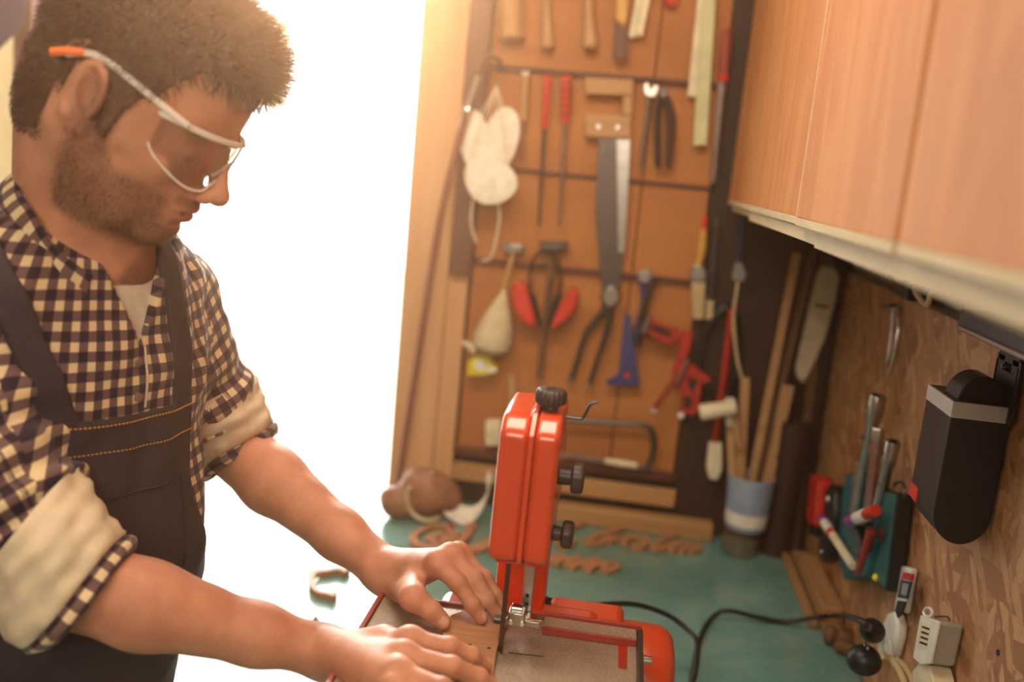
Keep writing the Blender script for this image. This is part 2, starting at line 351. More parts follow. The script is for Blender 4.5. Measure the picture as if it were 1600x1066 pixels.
    F.append(tuple(range(n)));F.append(tuple(m*n+i for i in range(n)));MB().add(V,F).build('cloth_body',M['sky_blue_cloth'],t)
    MB().tube([hp_+np.array([-.015,0,.01]),hp_+np.array([-.015,0,.05]),hp_+np.array([-.015,.09,.06])],.004).build('hook',M['steel'],t)
    # housing added to go with the fill light behind the camera
    t=thing('rear_fill_fixture','flat housing added for the fill light behind the viewpoint','lamp',(0,-.9,2.5))
    MB().box((-.66,-1.2,2.53),(.4,-.5,2.60)).build('fill_housing',M['white_plastic'],t,.004)
def build_bench_fill():  # housing added to go with the fill light over the bench
    t=thing('bench_fill_fixture','slim housing added for the fill light above the workbench','lamp',(-.25,.95,2.54));MB().box((-.82,.78,2.545),(.32,1.12,2.60)).build('fill_housing',M['white_plastic'],t,.004)
def build_cabinet():
    t=thing('wall_cabinet','long wall cabinet with orange brown veneered doors above the strand board','cabinet',(.34,1.1,1.63))
    MB().box((.222,.12,1.645),(.4915,2.10,2.35)).build('carcass',M['pale_wood'],t,.001)
    d=[(2.085,1.86,.2035),(1.858,1.172,.2015),(1.166,.737,.194),(.731,.14,.196)]
    for i,(y1,y0,x) in enumerate(d):
        o=MB().box((x,y0,1.661),(x+.017,y1,2.34)).build('cabinet_door',M['veneer'],t,.001)
        o['label']=['narrow veneered end panel','veneered door with dark growth lines','pale veneered middle door','veneered near door'][i]  # all four share one veneer material
        # plywood edge lipping shown below and beside each door
        MB().box((x-.0006,y0+.001,1.6515),(x+.0165,y1-.001,1.6608)).build('edge_band',M['cream_edge'],o,.0008)
    MB().box((.1935,1.1655,1.662),(.2105,1.1682,2.3)).build('edge_band',M['cream_edge'],t)
    for (y0,y1,z0,z1,x) in ((1.09,1.72,1.634,1.650,.2065),(.14,1.085,1.632,1.650,.2035),(1.72,2.04,1.640,1.650,.2085)):
        MB().box((x,y0,z0),(x+.018,y1,z1)).build('bottom_rail',M['cream_edge'],t,.001)
    # small fittings under the cabinet
    s=thing('strip_light','black slim strip light fixed below the cabinet at right','light fitting',(.43,.95,1.545))
    MB().box((.405,.55,1.5455),(.468,1.20,1.572)).build('light_body',M['black_plastic'],s,.003)
    MB().box((.400,.57,1.549),(.4046,1.18,1.553)).build('trim_line',M['steel'],s)
    MB().box((.43,.95,1.5725),(.4685,1.06,1.59)).build('cable_clamp',M['cream_cloth'],s,.004)
    t2=thing('junction_box','small dark cable junction on the ledge under the cabinet','junction box',(.45,1.56,1.542))
    MB().box((.435,1.53,1.5417),(.472,1.60,1.568)).build('box_body',M['black_plastic'],t2,.004)
    MB().cyl((.452,1.585,1.568),(.452,1.585,1.582),.010,.008).build('gland',M['black_rubber'],t2)
    a=np.array([.445,1.60,1.575])
    for nm,P,mt,lab in (('cream_cable',[(.452,1.57,1.57),(.44,1.50,1.558),(.44,1.44,1.548),(.43,1.38,1.575),(.425,1.2,1.585),(.44,1.02,1.592)],'cable_cream','cream cable running from the junction to the strip light'),
                    ('loose_cable',[(.452,1.585,1.582),(.44,1.60,1.60),(.43,1.63,1.612),(.425,1.66,1.640)],'black_rubber','short dark loop of cable rising from the junction box'),
                    ('brown_cable',[(.45,1.62,1.546),(.44,1.65,1.57),(.44,1.69,1.60),(.44,1.71,1.643)],'brown_hose','short brown cable rising beside the dark junction box')):
        tag(MB().tube(spline(P,8),.0042 if 'cream' in nm else .0035,8).build(nm,M[mt]),lab,'cable')
def build_haze():  # added scattering volume, tinted orange to give the sun's veiling glare
    m=bpy.data.materials.new('glare_haze');m.use_nodes=True;t=m.node_tree;t.nodes.remove(t.nodes['Principled BSDF'])
    v=t.nodes.new('ShaderNodeVolumeScatter');v.inputs['Color'].default_value=(1,.56,.30,1);v.inputs['Density'].default_value=HAZE;v.inputs['Anisotropy'].default_value=.85
    t.links.new(v.outputs[0],t.nodes['Material Output'].inputs['Volume'])
    o=MB().box((-2.65,-2.25,-.05),(.56,2.22,2.65)).build('haze',m,None,smooth=False);o['kind']='stuff';tag(o,'thin tinted haze volume added to give veiling glare across the room','haze')
def build_saw():
    zt=1.16
    t=thing('band_saw','small orange benchtop band saw with grey knobs and metal table','band saw',(-.08,1.05,.9))
    x0=-.243;x1=.066;yf=1.075;yn=.775
    # table plate
    MB().box((x0,yn,zt-.010),(x1,yf,zt)).build('saw_table',M['cast_table'],t,.0015)
    fl=lambda lo,hi,nm='table_edge',mat='dull_red':MB().box(lo,hi).build(nm,M[mat],t,.0010)
    fl((x0-.006,yn,zt-.016),(x0-.0003,yf+.006,zt+.003));fl((x1+.0003,yn,zt-.016),(x1+.0055,yf+.006,zt+.003),'side_rail','dark_steel')
    fl((x0,yf+.0003,zt-.016),(x1,yf+.006,zt+.003))
    # raised rear fence bar with red lips, running from blade post to the right edge
    fx=-.045
    fl((fx,yf-.036,zt+.0003),(x1-.002,yf-.006,zt+.007),'rip_fence','cast_table')
    fl((fx,yf-.0395,zt+.0003),(x1-.002,yf-.0363,zt+.010),'fence_lip','dull_red');fl((fx,yf-.0057,zt+.0003),(x1+.004,yf-.0018,zt+.0115),'fence_lip','dull_red')
    fl((x1-.012,yn,zt+.0003),(x1-.0015,yf-.04,zt+.002),'scale_strip','cast_table')
    fl((x1-.001,yn,zt+.0035),(x1+.0055,yf-.004,zt+.007),'side_rail_cap','dark_steel')
    MB().cyl((x1+.006,yf-.055,zt-.004),(x1+.016,yf-.055,zt-.004),.005,.004,12).build('rail_screw',M['chrome'],t)
    # red sticker with fine print lines
    p=[atz(*q,zt+.0005) for q in ((966,1006),(991,1010),(992,1047),(966,1044))]
    st=MB().prism(p,(0,0,.0004)).build('sticker',M['orange_dark'],t)
    c0,c1,c2,c3=p
    m=MB()
    for k in range(9):
        v=.08+k*.1;a=c0*(1-v)+c3*v;b_=c1*(1-v)+c2*v
        for j in range(5):
            u0=.12+j*.16;u1=u0+.10;q0=a*(1-u0)+b_*u0;q1=a*(1-u1)+b_*u1
            m.beam(q0+[0,0,.0007],q1+[0,0,.0007],.0011,.0003)
    m.build('print_line',M['dull_red'],st)
    # blade insert lines and holes
    tb=t
    for q in ((734,1010),(764,1014)):
        c=atz(*q,zt+.0075);MB()
    # lower housing, base and motor
    MB().box((-.18,.86,.955),(.02,1.15,1.148)).build('lower_housing',M['orange_paint'],t,.012,seg=4)
    MB().box((-.22,.80,.902),(.06,1.20,.955)).build('base_plate',M['orange_paint'],t,.008,seg=3)
    for q in ((-.20,.82),(.04,.82),(-.20,1.18),(.04,1.18)): MB().cyl((*q,.9003),(*q,.9025),.012).build('foot',M['black_rubber'],t)
    m=MB();m.lathe((.02,1.14,1.066),(1,0,0),[(0,.068),(.05,.070),(.078,.069),(.088,.065),(.096,.055),(.100,.036),(.101,.0)],40,False);m.build('motor',M['orange_paint'],t)
    # rear red wheel cover beside the column
    m=MB();p=atz(875,965,1.13);m.box((-.045,1.11,1.05),(.052,1.185,1.143));m.build('rear_cover',M['orange_paint'],t,.010,seg=4)
    # column
    MB().box((-.113,1.120,.95),(-.051,1.185,1.30)).build('column',M['orange_bright'],t,.006,seg=3)
    MB().box((-.0735,1.1145,1.15),(-.0675,1.1195,1.30)).build('column_rib',M['orange_bright'],t,.001)
    # upper head: rounded casing in two halves (YZ outline, extruded in X) with a seam flange
    def casing(xa,xb,g,nm,bev,y0=.95,y1=1.075,za=1.274,zb=1.434):
        pts=[(y0+.0,za+.012),(y0+.010,za),(y1,za),(y1,zb+.0),(y0+.055,zb+.004),(y0+.022,zb+.002),(y0+.004,zb-.014)]
        pts=[(y0-g+.0,za+.010-g),(y0+.012,za-g),(y1+g,za-g),(y1+g,zb+.002+g*.5),(y0+.070,zb+.004+g),(y0+.026,zb+.001+g),(y0+.006-g,zb-.016)]
        return MB().prism([(xa,a,b) for a,b in pts],(xb-xa,0,0)).build(nm,M['orange_paint'],t,bev,seg=5)
    xs=-.0735
    casing(xs-.034,xs-.002,0,'door_cover',.009)
    casing(xs+.002,xs+.030,0,'head_casing',.007)
    MB().box((-.106,1.07,1.28),(-.046,1.186,1.37)).build('head_neck',M['orange_paint'],t,.006,seg=3)
    casing(xs-.0028,xs+.0028,.0026,'seam_flange',.001)
    MB().box((xs-.026,.965,1.2705),(xs+.023,1.06,1.2745)).build('head_base',M['orange_dark'],t,.002)
    def knob(c,ax,r,h,nm,stem,n=14,lab=None):
        d,a,b=frame(ax);c=np.array(c,float)
        o=MB().cyl(c,c+d*stem,r*.55,r*.5,18).build(nm,M['knob_plastic'],t,.001)
        V=[];F=[];K=n*6;prof=[(stem,.82),(stem+.002,.97),(stem+h*.45,1.),(stem+h*.8,.97),(stem+h*.93,.88),(stem+h,.70),(stem+h,.30),(stem+h-.003,.26)]
        for (hh,rr) in prof:
            for i in range(K):
                ph=2*math.pi*i/K;s_=max(0,math.cos(n*ph))**.5 if math.cos(n*ph)>0 else 0
                r2=r*rr*(1-.055*s_*(1 if rr>.8 else 0));V.append(c+d*hh+(a*math.cos(ph)+b*math.sin(ph))*r2)
        for j in range(len(prof)-1):
            for i in range(K): i2=(i+1)%K;F.append((j*K+i,j*K+i2,(j+1)*K+i2,(j+1)*K+i))
        F.append(tuple(range(K)));F.append(tuple((len(prof)-1)*K+i for i in range(K)))
        MB().add(V,F).build('knob_grip',M['knob_plastic'],o)
        return o
    kz=1.433
    top=aty(857,628,1.035)
    knob((-.0605,1.0,1.437),(0,0,1),.0175,.017,'tension_knob',.006,18)
    r1=aty(885,745,1.0);knob((xs+.030,1.0,r1[2]),(1,0,0),.0178,.014,'guide_knob',.014,8)
    r2=aty(868,833,1.0);knob((xs+.030,1.0,r2[2]),(1,0,0),.0155,.013,'lock_knob',.010,8)
    c=aty(885,651,1.02);m=MB();m.tube(spline([(xs+.028,1.02,c[2]),aty(905,654,1.02),aty(912,651,1.02),aty(920,635,1.02),aty(926,630,1.02),aty(933,628,1.02)],5),.0019,8);m.build('crank_hook',M['dark_steel'],t)
    # blade, guide post and guides
    yb=.985
    B=atz(781,1020,zt)
    m=MB();bx=B[0];m.box((bx-.0005,B[1]-.004,zt-.004),(bx+.0005,B[1]+.0045,1.262),None,None)
    ang=math.radians(35);Rb=rotz(ang);m=MB();m.box((-.0004,-.0045,0),(.0004,.0045,1.285-(zt-.004)),Rb,(bx,B[1],zt-.004));m.build('blade',M['dark_steel'],t)
    m=MB()
    for k in range(34):
        z=zt+.001+k*.003;p=np.array([bx,B[1],z])+Rb@np.array([0,-.0045,0]);q=Rb@np.array([0,-.0012,0]);m.prism([p,p+np.array([0,0,.0024]),p+q+np.array([0,0,.0006])],Rb@np.array([.0005,0,0]))
    m.build('blade_teeth',M['dark_steel'],t)
    g0=aty(828,893,1.035);g1=aty(824,974,1.035)
    MB().box((g0[0]-.0062,1.033,g1[2]),(g0[0]+.0062,1.037,1.285)).build('guide_post',M['steel'],t,.001)
    for k,(px,py) in enumerate(((832,932),(830,945),(828,958),(826,970))):
        c=aty(px,py,1.0325);MB().cyl((g0[0],1.0335,c[2]),(g0[0],1.0322,c[2]),.0021,.0021,12).build('post_hole',M['black_plastic'],t)
    gc=aty(800,962,1.01)
    gx=B[0]
    m=MB();m.box((gx+.003,1.000,gc[2]-.009),(gx+.022,1.020,gc[2]+.008));m.build('guide_block',M['steel'],t,.0015)
    MB().cyl((gx+.006,1.010,gc[2]+.009),(gx+.018,1.010,gc[2]+.009),.006,.006,18).build('guide_bearing',M['chrome'],t,.0006)
    MB().cyl((gx-.012,.998,gc[2]-.001),(gx-.002,.998,gc[2]-.001),.0052,.0052,16).build('guide_roller',M['dark_steel'],t,.0005)
    MB().cyl((gx-.010,1.006,gc[2]-.002),(gx+.040,1.016,gc[2]-.006),.0026,.0026,12).build('guide_pin',M['chrome'],t)
    MB().box((gx+.022,1.010,gc[2]-.012),(gx+.040,1.032,gc[2]-.004)).build('guide_arm',M['steel'],t,.001)
    for dx in (.003,.016):
        MB().cyl((gx+dx+.004,1.0005,gc[2]-.003),(gx+dx+.004,.9975,gc[2]-.003),.0032,.0028,6).build('guide_screw',M['chrome'],t)
    # cable of the saw with its rubber sleeve
    P=[atz(852,944,1.10),aty(880,950,1.22),aty(912,948,1.30),aty(985,944,1.40),aty(1040,960,1.46),aty(1075,985,1.46),aty(1089,1005,1.42),aty(1087,1045,1.33),aty(1078,1080,1.2)]
    P[0]=aty(846,942,1.18)
    c=MB().tube(spline(P,8),.0042,10).build('power_cable',M['black_rubber'],t)
    MB().tube([aty(846,940,1.18),aty(893,951,1.25)],[.0085,.0055],12).build('cable_sleeve',M['rubber'],c)
    # second run of cable across the bench to the plug
    P=[bt(1079,1090,.006),aty(1092,1010,1.46)+[0,0,0],aty(1108,975,1.52),aty(1130,953,1.56),aty(1160,955,1.57),aty(1205,971,1.57),aty(1265,965,1.57),aty(1318,962,1.57),aty(1350,975,1.50),aty(1368,992,1.44)]
    P=[bt(1072,1150,.006),bt(1078,1085,.006),bt(1087,1025,.006),bt(1099,985,.006),bt(1118,961,.012),bt(1140,955,.02),bt(1180,964,.012),bt(1225,972,.008),bt(1275,965,.030),bt(1312,962,.054),rw(1340,968,.105),rw(1352,977,.092)]
    c=MB().tube(spline(P,8),.0046,10).build('extension_lead',M['black_rubber']);tag(c,'black power lead curving over the bench to the wall plug','cable')
    # work piece: board with holes, being cut
    zt2=zt+.0005
    out=[(704,968),(744,952),(776,972),(792,980),(776,1020),(768,1070),(735,1085),(690,1045),(692,990)]
    P=[atz(px,py,zt2) for px,py in out]
    w=MB().prism(P,(0,0,.0055)).build('work_piece',M['letter_wood'],None,.0006);tag(w,'thin pale wooden board being cut on the saw table','board')
    for q in ((734,1008),(764,1013)):
        c=atz(*q,zt2+.0056);MB().cyl(c,c+[0,0,.0003],.0022,.0022,14).build('hole',M['dark_board'],w)
    m=MB();a=atz(792,1000,zt+.0004);b_=atz(828,1030,zt+.0004)
    MB().beam(atz(795,1020,zt+.0006),atz(850,1026,zt+.0006),.0012,.0005).build('insert_line',M['dark_steel'],t)
def wpoly(pts,d,th,nm,mat,parent=None,bev=.001,label=None,cat=None,group=None,seg=2):
    o=MB().prism([bw(x,y,d) for x,y in pts],(0,th,0)).build(nm,M[mat],parent,bev,seg=seg)
    if label: tag(o,label,cat,group)
    return o
def wbar(P,r,d,nm,mat,parent=None,n=10,flat=None):   # round bar through pixel points on the plane d in front of the wall
    pts=[bw(x,y,d) for x,y in P];pts=spline(pts,6) if len(pts)>2 else pts
    rr=r if not hasattr(r,'__len__') else list(np.interp(np.linspace(0,1,len(pts)),np.linspace(0,1,len(r)),r))
    return MB().tube(pts,rr,n,flat).build(nm,M[mat],parent)
def wthing(nm,lab,cat,px,py,d=.02,g=None): return thing(nm,lab,cat,bw(px,py,d),g)
def nail(px,py,d,parent): 
    p=bw(px,py,d);return MB().cyl((p[0],YB+.002,p[2]),(p[0],YB-d-.004,p[2]),.0016,.0016,8).build('peg',M['dark_steel'],parent)
def tool_wall():
    # top row hanging in the upper rail
    for (x,top,bot,w,lab,col) in ((800,-40,62,20,'thick pale turned wooden handle, leftmost in the top row','pale_wood'),(856,-40,76,11,'slim flared wooden chisel handle, second in the top row','pale_wood'),(922,-40,76,12,'slim flared wooden chisel handle, third in the top row','pale_wood')):
        t=wthing('chisel',lab,'chisel',x,top,.03,'wooden handled chisels in the top row')
        c=bw(x,bot,.03);c2=bw(x-4,top,.03);u=c2-c;k=w/1500*2.1
        if w>15: MB().lathe(c,u,[(0,k*.86),(.004,k),(.02,k),(.03,k*.92),(.06,k),(.1,k),(np.linalg.norm(u),k*.9)],20).build('handle',M[col],t)
        else: MB().lathe(c,u,[(0,k*.8),(.004,k),(.018,k*.95),(.06,k*.62),(.09,k*.55),(np.linalg.norm(u),k*.7)],16).build('handle',M[col],t)
        MB().cyl(c2,c2+[0,0,.09],k*.5,k*.45).build('blade',M['dark_steel'],t)
        nail(x,top+18,.02,t)
    t=wthing('wood_chisel','yellow handled chisel with a dark broad blade pointing down','chisel',972,0,.03)
    wpoly([(964,-40),(985,-40),(980,30),(974,42),(962,30)],.035,.014,'handle','yellow_wood',t,.003)
    wpoly([(960,36),(982,44),(980,95),(958,92)],.033,.006,'blade','brown_board',t)
    t=wthing('folding_rule','grey folding rule hanging at a slant near the top of the wall','ruler',1005,0,.03)
    for k in range(3): wpoly([(1001+k*8,-40),(1008+k*8,-40),(989+k*7,62-k*1),(982+k*7,56-k*5)],.022+.004*k,.0036,'rule_leaf','ruler_green' if k==1 else 'off_white',t,.0008)
    t=wthing('red_clip','small red clip at the top edge of the tool wall','clip',1047,0,.02)
    wbar([(1040,-22),(1042,2),(1050,7),(1056,1),(1055,-22)],.0055,.02,'clip_body','red_plastic',t)
    t=wthing('wooden_straightedge','long pale green straightedge hanging beside the cabinet, the longer one','ruler',1100,0,.03)
    wpoly([(1101,-60),(1122,-60),(1104,227),(1083,227)],.030,.005,'rule_body','ruler_green',t)
    t=wthing('wooden_straightedge','short pale straightedge behind the longer one beside the cabinet','ruler',1090,0,.03)
    wpoly([(1096,-60),(1108,-60),(1090,152),(1074,150)],.021,.005,'rule_body','off_white',t)
    # file with red ring at the dark edge
    t=wthing('steel_rasp','long grey rasp with a dark and red grip beside the cabinet','rasp',1133,60,.03)
    wbar([(1136,45),(1133,90),(1131,115)],[.010,.012,.010],.03,'grip','dull_red',t);wbar([(1131,116),(1130,128)],[.012,.011],.03,'ring','red_plastic',t)
    wbar([(1129,130),(1114,286)],[.0095,.0075],.03,'rasp_blade','steel',t)
    # second row on the rail
    t=wthing('scriber','small wooden handled tool with a white end, first on the second rail','scriber',819,115,.03)
    wbar([(821,112),(821,118)],.0085,.03,'cap','white_plastic',t);wbar([(821,119),(817,188)],[.007,.009],.03,'handle','pale_wood',t);wbar([(817,188),(815,250)],[.003,.002],.03,'blade','steel',t)
    for x,bx,y1,w,lab in ((856,851,200,.0095,'file with a smooth red handle, left one of the pair'),(885,883,192,.012,'file with a ribbed red handle, right one of the pair')):
        t=wthing('file',lab,'file',x,120,.03,'red handled files on the second rail')
        wbar([(x,118),((x+bx)/2,150),(bx,y1)],[w*.8,w,w*.85,w*.7],.03,'handle','red_plastic',t)
        wbar([(bx,y1+1),(bx-9,352)],[.0045,.003],.03,'file_blade','steel' if x>870 else 'dark_steel',t)
        if x>870:
            for k in range(5): wbar([(885-k*.4,128+k*12),(885-k*.4-.2,132+k*12)],.0128,.03,'rib','dull_red',t)
    # hand saw: slotted wooden handle and long tapering blade
    t=wthing('hand_saw','old hand saw with square slotted wooden handle hanging blade down','saw',950,120,.03)
    H=[bw(x,y,.034) for x,y in ((914,120),(990,124),(986,217),(914,214))]
    for nm,pp in (('handle',[(914,120),(990,124),(989,150),(914,147)]),('handle',[(914,178),(986,181),(986,217),(914,214)]),('handle',[(973,150),(989,150),(988,181),(972,180)])): wpoly(pp,.034,.022,nm,'pale_wood_x',t,.003)
    wpoly([(936,214),(985,216),(979,330),(966,470),(958,484),(942,470),(930,330)],.026,.0018,'saw_blade','dark_steel',t,.0003)
    wpoly([(964,218),(985,218),(976,395),(966,395)],.0275,.0012,'blade_sheen_strip','steel',t,.0003)
    for q in ((935,198),(965,199)): 
        c=bw(*q,.034);MB().cyl(c,c-[0,.003,0],.006,.005,14).build('rivet',M['steel'],t)
    # thin wrench, pliers
    t=wthing('wrench','thin steel wrench with an open jaw hanging at a slant','wrench',1012,130,.03)
    wbar([(1014,150),(1001,262)],[.0058,.0045],.026,'shaft','steel',t);wpoly([(1006,132),(1012,128),(1015,138),(1019,139),(1024,130),(1029,136),(1024,150),(1014,153),(1007,146)],.029,.008,'jaw','steel',t)
    t=wthing('pliers','dark pincers with broad grips beside the thin wrench','pliers',1040,135,.03)
    wbar([(1034,150),(1027,180),(1028,262)],[.008,.009,.007],.026,'grip','dark_board',t);wbar([(1040,150),(1048,190),(1044,262)],[.008,.011,.008],.026,'grip','dark_board',t)
    wpoly([(1030,152),(1030,140),(1037,134),(1045,140),(1044,153),(1037,158)],.032,.012,'jaw','dark_steel',t,.002)
    # bent brown hose with a metal end
    t=wthing('bent_hose','brown pole with a bent metal top leaning beside the door post','pole',620,785,.07)
    P=[bt(617,788,.003)]+[bw(x,y,.075) for x,y in ((640,640),(668,460),(690,330),(712,240),(728,180))]
    MB().tube(spline(P,8),.0078,12).build('pole_shaft',M['brown_hose'],t)
    MB().tube([bw(729,176,.075),bw(748,118,.078)],.0075,12).build('metal_sleeve',M['steel'],t)
    MB().tube(spline([bw(748,118,.078),bw(753,98,.078),bw(766,88,.078),bw(780,94,.07),bw(783,112,.05)],6),.0062,10).build('top_bend',M['rust_steel'],t)
    MB().lathe(bw(728,180,.075),bw(733,166,.075)-bw(728,180,.075),[(0,.010),(.004,.012),(.014,.012),(.02,.009)],16).build('ring',M['chrome'],t)
    # three dust masks on one nail with elastic straps
    for i,(cx,cy,rx,rz,ang,d,lab) in enumerate(((741,222,22,48,-.22,.055,'white dust mask hanging on the nail, upper left of three'),(783,222,24,52,.12,.052,'white dust mask hanging on the nail, upper right of three'),(765,283,40,34,.35,.082,'white dust mask hanging lowest of three'))):
        t=wthing('dust_mask',lab,'mask',cx,cy,d,'dust masks hanging on one nail');s_=2.1/1500;c=bw(cx,cy,d)
        ca,sa=math.cos(ang),math.sin(ang);R=np.array([[ca,0,sa],[0,1,0],[-sa,0,ca]])@np.array([[1,0,0],[0,0,1],[0,-1,0]])
        def fn(p,rx=rx,rz=rz): return np.array([p[0]*(1-.18*p[1]),p[1],p[2]*(1 if p[2]>0 else .2)])
        m=MB();m.ell(c,(rx*s_,rz*s_,.034),R,28,14,fn=fn);m.build('cup',M['white_cloth'],t)
        m=MB();m.tube([c+R@np.array([rx*s_*1.01*math.cos(a)*(1-.18*math.sin(a)),rz*s_*1.01*math.sin(a),-.001]) for a in np.linspace(0,2*math.pi,33)[:-1]],.0022,6,closed=True);m.build('rim',M['white_cloth'],t)
        c3=c+R@np.array([0,rz*s_*.45,.030]);MB().tube([c3-R@np.array([.010,0,.003]),c3,c3+R@np.array([.010,0,-.003])],.0016,6,(R@np.array([0,1.,0]),1.6,.6)).build('nose_clip',M['steel'],t)
        top=bw(776,134,d)
        for k in (-1,1):
            e=c+R@np.array([k*rx*s_*.9,rz*s_*.35,0]);m=MB();m.tube(spline([e,(e*.6+top*.4)+[k*.006,0,0],top],6),.0016,6);m.build('strap',M['off_white'],t)
    o=thing('wall_nail','nail carrying the three dust masks','nail',bw(776,132,.0));MB().cyl(bw(776,132,-.004),bw(776,132,.085),.002,.002,8).build('shaft',M['steel'],o)
    for k,P in enumerate(([(741,300),(736,345),(744,380)],[(778,312),(780,345),(768,400),(752,408)])):
        o=wbar(P,.0026,.05,'hanging_strap','off_white');tag(o,('short loose mask strap below the masks at left','longer loose mask strap below the masks at right')[k],'strap')
    # row three
    t=wthing('small_hammer','small steel hammer head above a pale slanted handle','hammer',800,385,.03)
    wpoly([(786,380),(818,382),(820,392),(808,397),(792,395),(784,389)],.04,.016,'hammer_head','steel',t,.003);wbar([(802,396),(786,458)],[.0055,.0065],.033,'handle','pale_wood',t)
    t=wthing('cloth_bundle','pear shaped cream cloth bundle hanging on the left of the wall','cloth bundle',775,460,.03)
    c=bw(768,512,.05);s_=2.1/1500
    m=MB();m.lathe(bw(788,452,.045),bw(764,556,.05)-bw(788,452,.045),[(0,.004),(.02,.012),(.05,.026),(.09,.040),(.115,.045),(.135,.040),(.148,.022),(.152,.0)],26,False);m.build('bundle_body',M['cream_cloth'],t)
    m=MB();m.tube(spline([bw(745,548,.05),bw(733,540,.05),bw(722,534,.05)],4),[.012]*4+[.008]*3+[.004]*2,10);m.build('pointed_tip',M['cream_cloth'],t)
    wbar([(788,440),(786,456)],.0035,.045,'loop','yellow_wood',t)
    t=wthing('tape_measure','small yellow and white tape measure hanging low at the left','tape measure',752,585,.03)
    m=MB();pp=[(730,588),(731,566),(742,556),(762,557),(770,568),(778,574),(776,584),(752,588)];wpoly(pp,.045,.03,'tape_case','yellow_plastic',t,.004,seg=3)
    c=bw(750,571,.046);MB().cyl(c,c-[0,.004,0],.014,.012,22).build('tape_hub',M['white_plastic'],t);wpoly([(762,572),(776,576),(775,583),(760,582)],.048,.004,'tape_tongue','white_plastic',t)
    # ear defenders with red cups, dark band and cushions
    t=wthing('ear_defenders','ear defenders with two red cups and dark band','ear defenders',852,480,.03)
    for k,(pp,qq) in enumerate(((((812,440),(822,446),(838,505),(832,514),(820,508),(803,485),(797,462),(803,444)),((826,452),(836,468),(846,508),(839,512)))
                        ,(((896,450),(903,458),(901,478),(888,498),(866,515),(860,512),(868,490),(886,458)),((866,462),(880,458),(860,508),(852,508))))):
        wpoly(pp,.055,.035,'ear_cup','red_plastic',t,.008,seg=4);wpoly(qq,.050,.028,'cushion','black_rubber',t,.005,seg=3)
    wbar([(830,470),(828,430),(836,402),(852,390),(868,400),(876,430),(872,468)],.0045,.045,'head_band','dark_steel',t,8,(np.array([0,1.,0]),2.4,.8))
    t=wthing('claw_hammer','dark hammer hanging by its head above the ear defenders','hammer',864,380,.03)
    wpoly([(842,378),(886,377),(888,388),(872,394),(856,394),(842,388)],.036,.02,'hammer_head','dark_steel',t,.003);wbar([(864,394),(856,470),(842,590)],[.007,.008,.0075,.007],.026,'handle','old_wood',t)
    # long nippers and pliers
    t=wthing('long_pincers','grey long handled pincers hanging below the saw blade','pincers',930,480,.03)
    wbar([(944,462),(952,500),(934,560),(921,600)],[.009,.008,.006,.006],.033,'handle','dark_steel',t);wbar([(962,462),(940,490),(916,520),(903,560),(892,594)],[.009,.008,.006,.006],.024,'handle','dark_steel',t)
    wpoly([(940,470),(944,452),(956,446),(966,454),(968,470),(954,482)],.042,.014,'jaw','steel',t,.003)
    for q in ((921,596),(892,590)): wbar([q,(q[0]-2,q[1]+7)],.0072,.030,'grip_end','steel',t)
    t=wthing('blue_square','dark blue metal try square standing on its corner','square',978,560,.03)
    wpoly([(976,490),(984,492),(998,590),(1000,604),(948,602),(946,596),(966,585)],.034,.010,'square_body','blue_paint',t,.002)
    c=bw(980,587,.036);MB().cyl(c,c-[0,.004,0],.0065,.006,16).build('rivet',M['red_plastic'],t)
    t=wthing('combination_pliers','slim grey blue pliers beside the blue square','pliers',1010,440,.03)
    wbar([(1025,432),(1012,460),(1003,500),(996,540)],[.006,.007,.008,.006],.03,'grip','dark_steel',t);wbar([(1002,430),(1006,470),(1000,500),(990,530)],[.006,.007,.008,.006],.022,'grip','blue_paint',t);wpoly([(996,425),(1014,421),(1020,432),(1010,444),(998,440)],.036,.010,'jaw','steel',t,.002)
    # red corner clamp
    t=wthing('corner_clamp','red angular corner clamp with slotted jaws and screw bars','clamp',1060,560,.03)
    wpoly([(1010,500),(1022,497),(1030,506),(1062,516),(1060,532),(1048,542),(1012,522),(1003,512)],.045,.018,'clamp_arm','red_paint',t,.002)
    wpoly([(1066,517),(1082,519),(1078,552),(1066,566),(1058,560)],.050,.018,'clamp_jaw','red_paint',t,.002)
    wpoly([(1058,560),(1076,566),(1106,588),(1112,594),(1096,602),(1092,640),(1086,650),(1066,648),(1064,620),(1050,585)],.046,.014,'clamp_jaw','red_paint',t,.002)
    wpoly([(1076,588),(1092,596),(1082,612),(1076,608)],.048,.002,'slot','dark_board',t,.0003);wpoly([(1068,618),(1082,622),(1080,640),(1068,636)],.048,.002,'slot','dark_board',t,.0003);wpoly([(1020,506),(1050,518),(1046,528),(1018,516)],.047,.002,'slot','dark_board',t,.0003)
    wbar([(1064,580),(1021,640)],.0062,.060,'screw_bar','dull_red',t);wbar([(1075,560),(1058,600)],.004,.062,'screw_thread','steel',t)
    for q in ((1022,640),(1064,650)): MB().ell(bw(*q,.058),(.008,.008,.008)).build('bar_end',M['white_plastic'],t)
    wbar([(1014,498),(1006,520)],.007,.058,'clamp_knob','steel',t)
    # C clamp / coping frame near the bottom
    t=wthing('coping_frame','dark steel U shaped frame with a pale grip low on the wall','frame saw',960,690,.03)
    wbar([(884,656),(940,660),(1000,664),(1018,674),(1022,695),(1016,722),(1008,732)],.0068,.03,'frame_bar','dark_steel',t,8);wbar([(884,712),(950,722),(1016,733)],.0050,.03,'frame_bar','dark_steel',t,8);wbar([(945,720),(970,724),(996,728)],[.0065,.0085,.0065],.036,'grip','off_white',t)
    # brushes
    t=wthing('paint_brush','large paint brush with red and yellow handle hanging bristles down','paint brush',1090,345,.03)
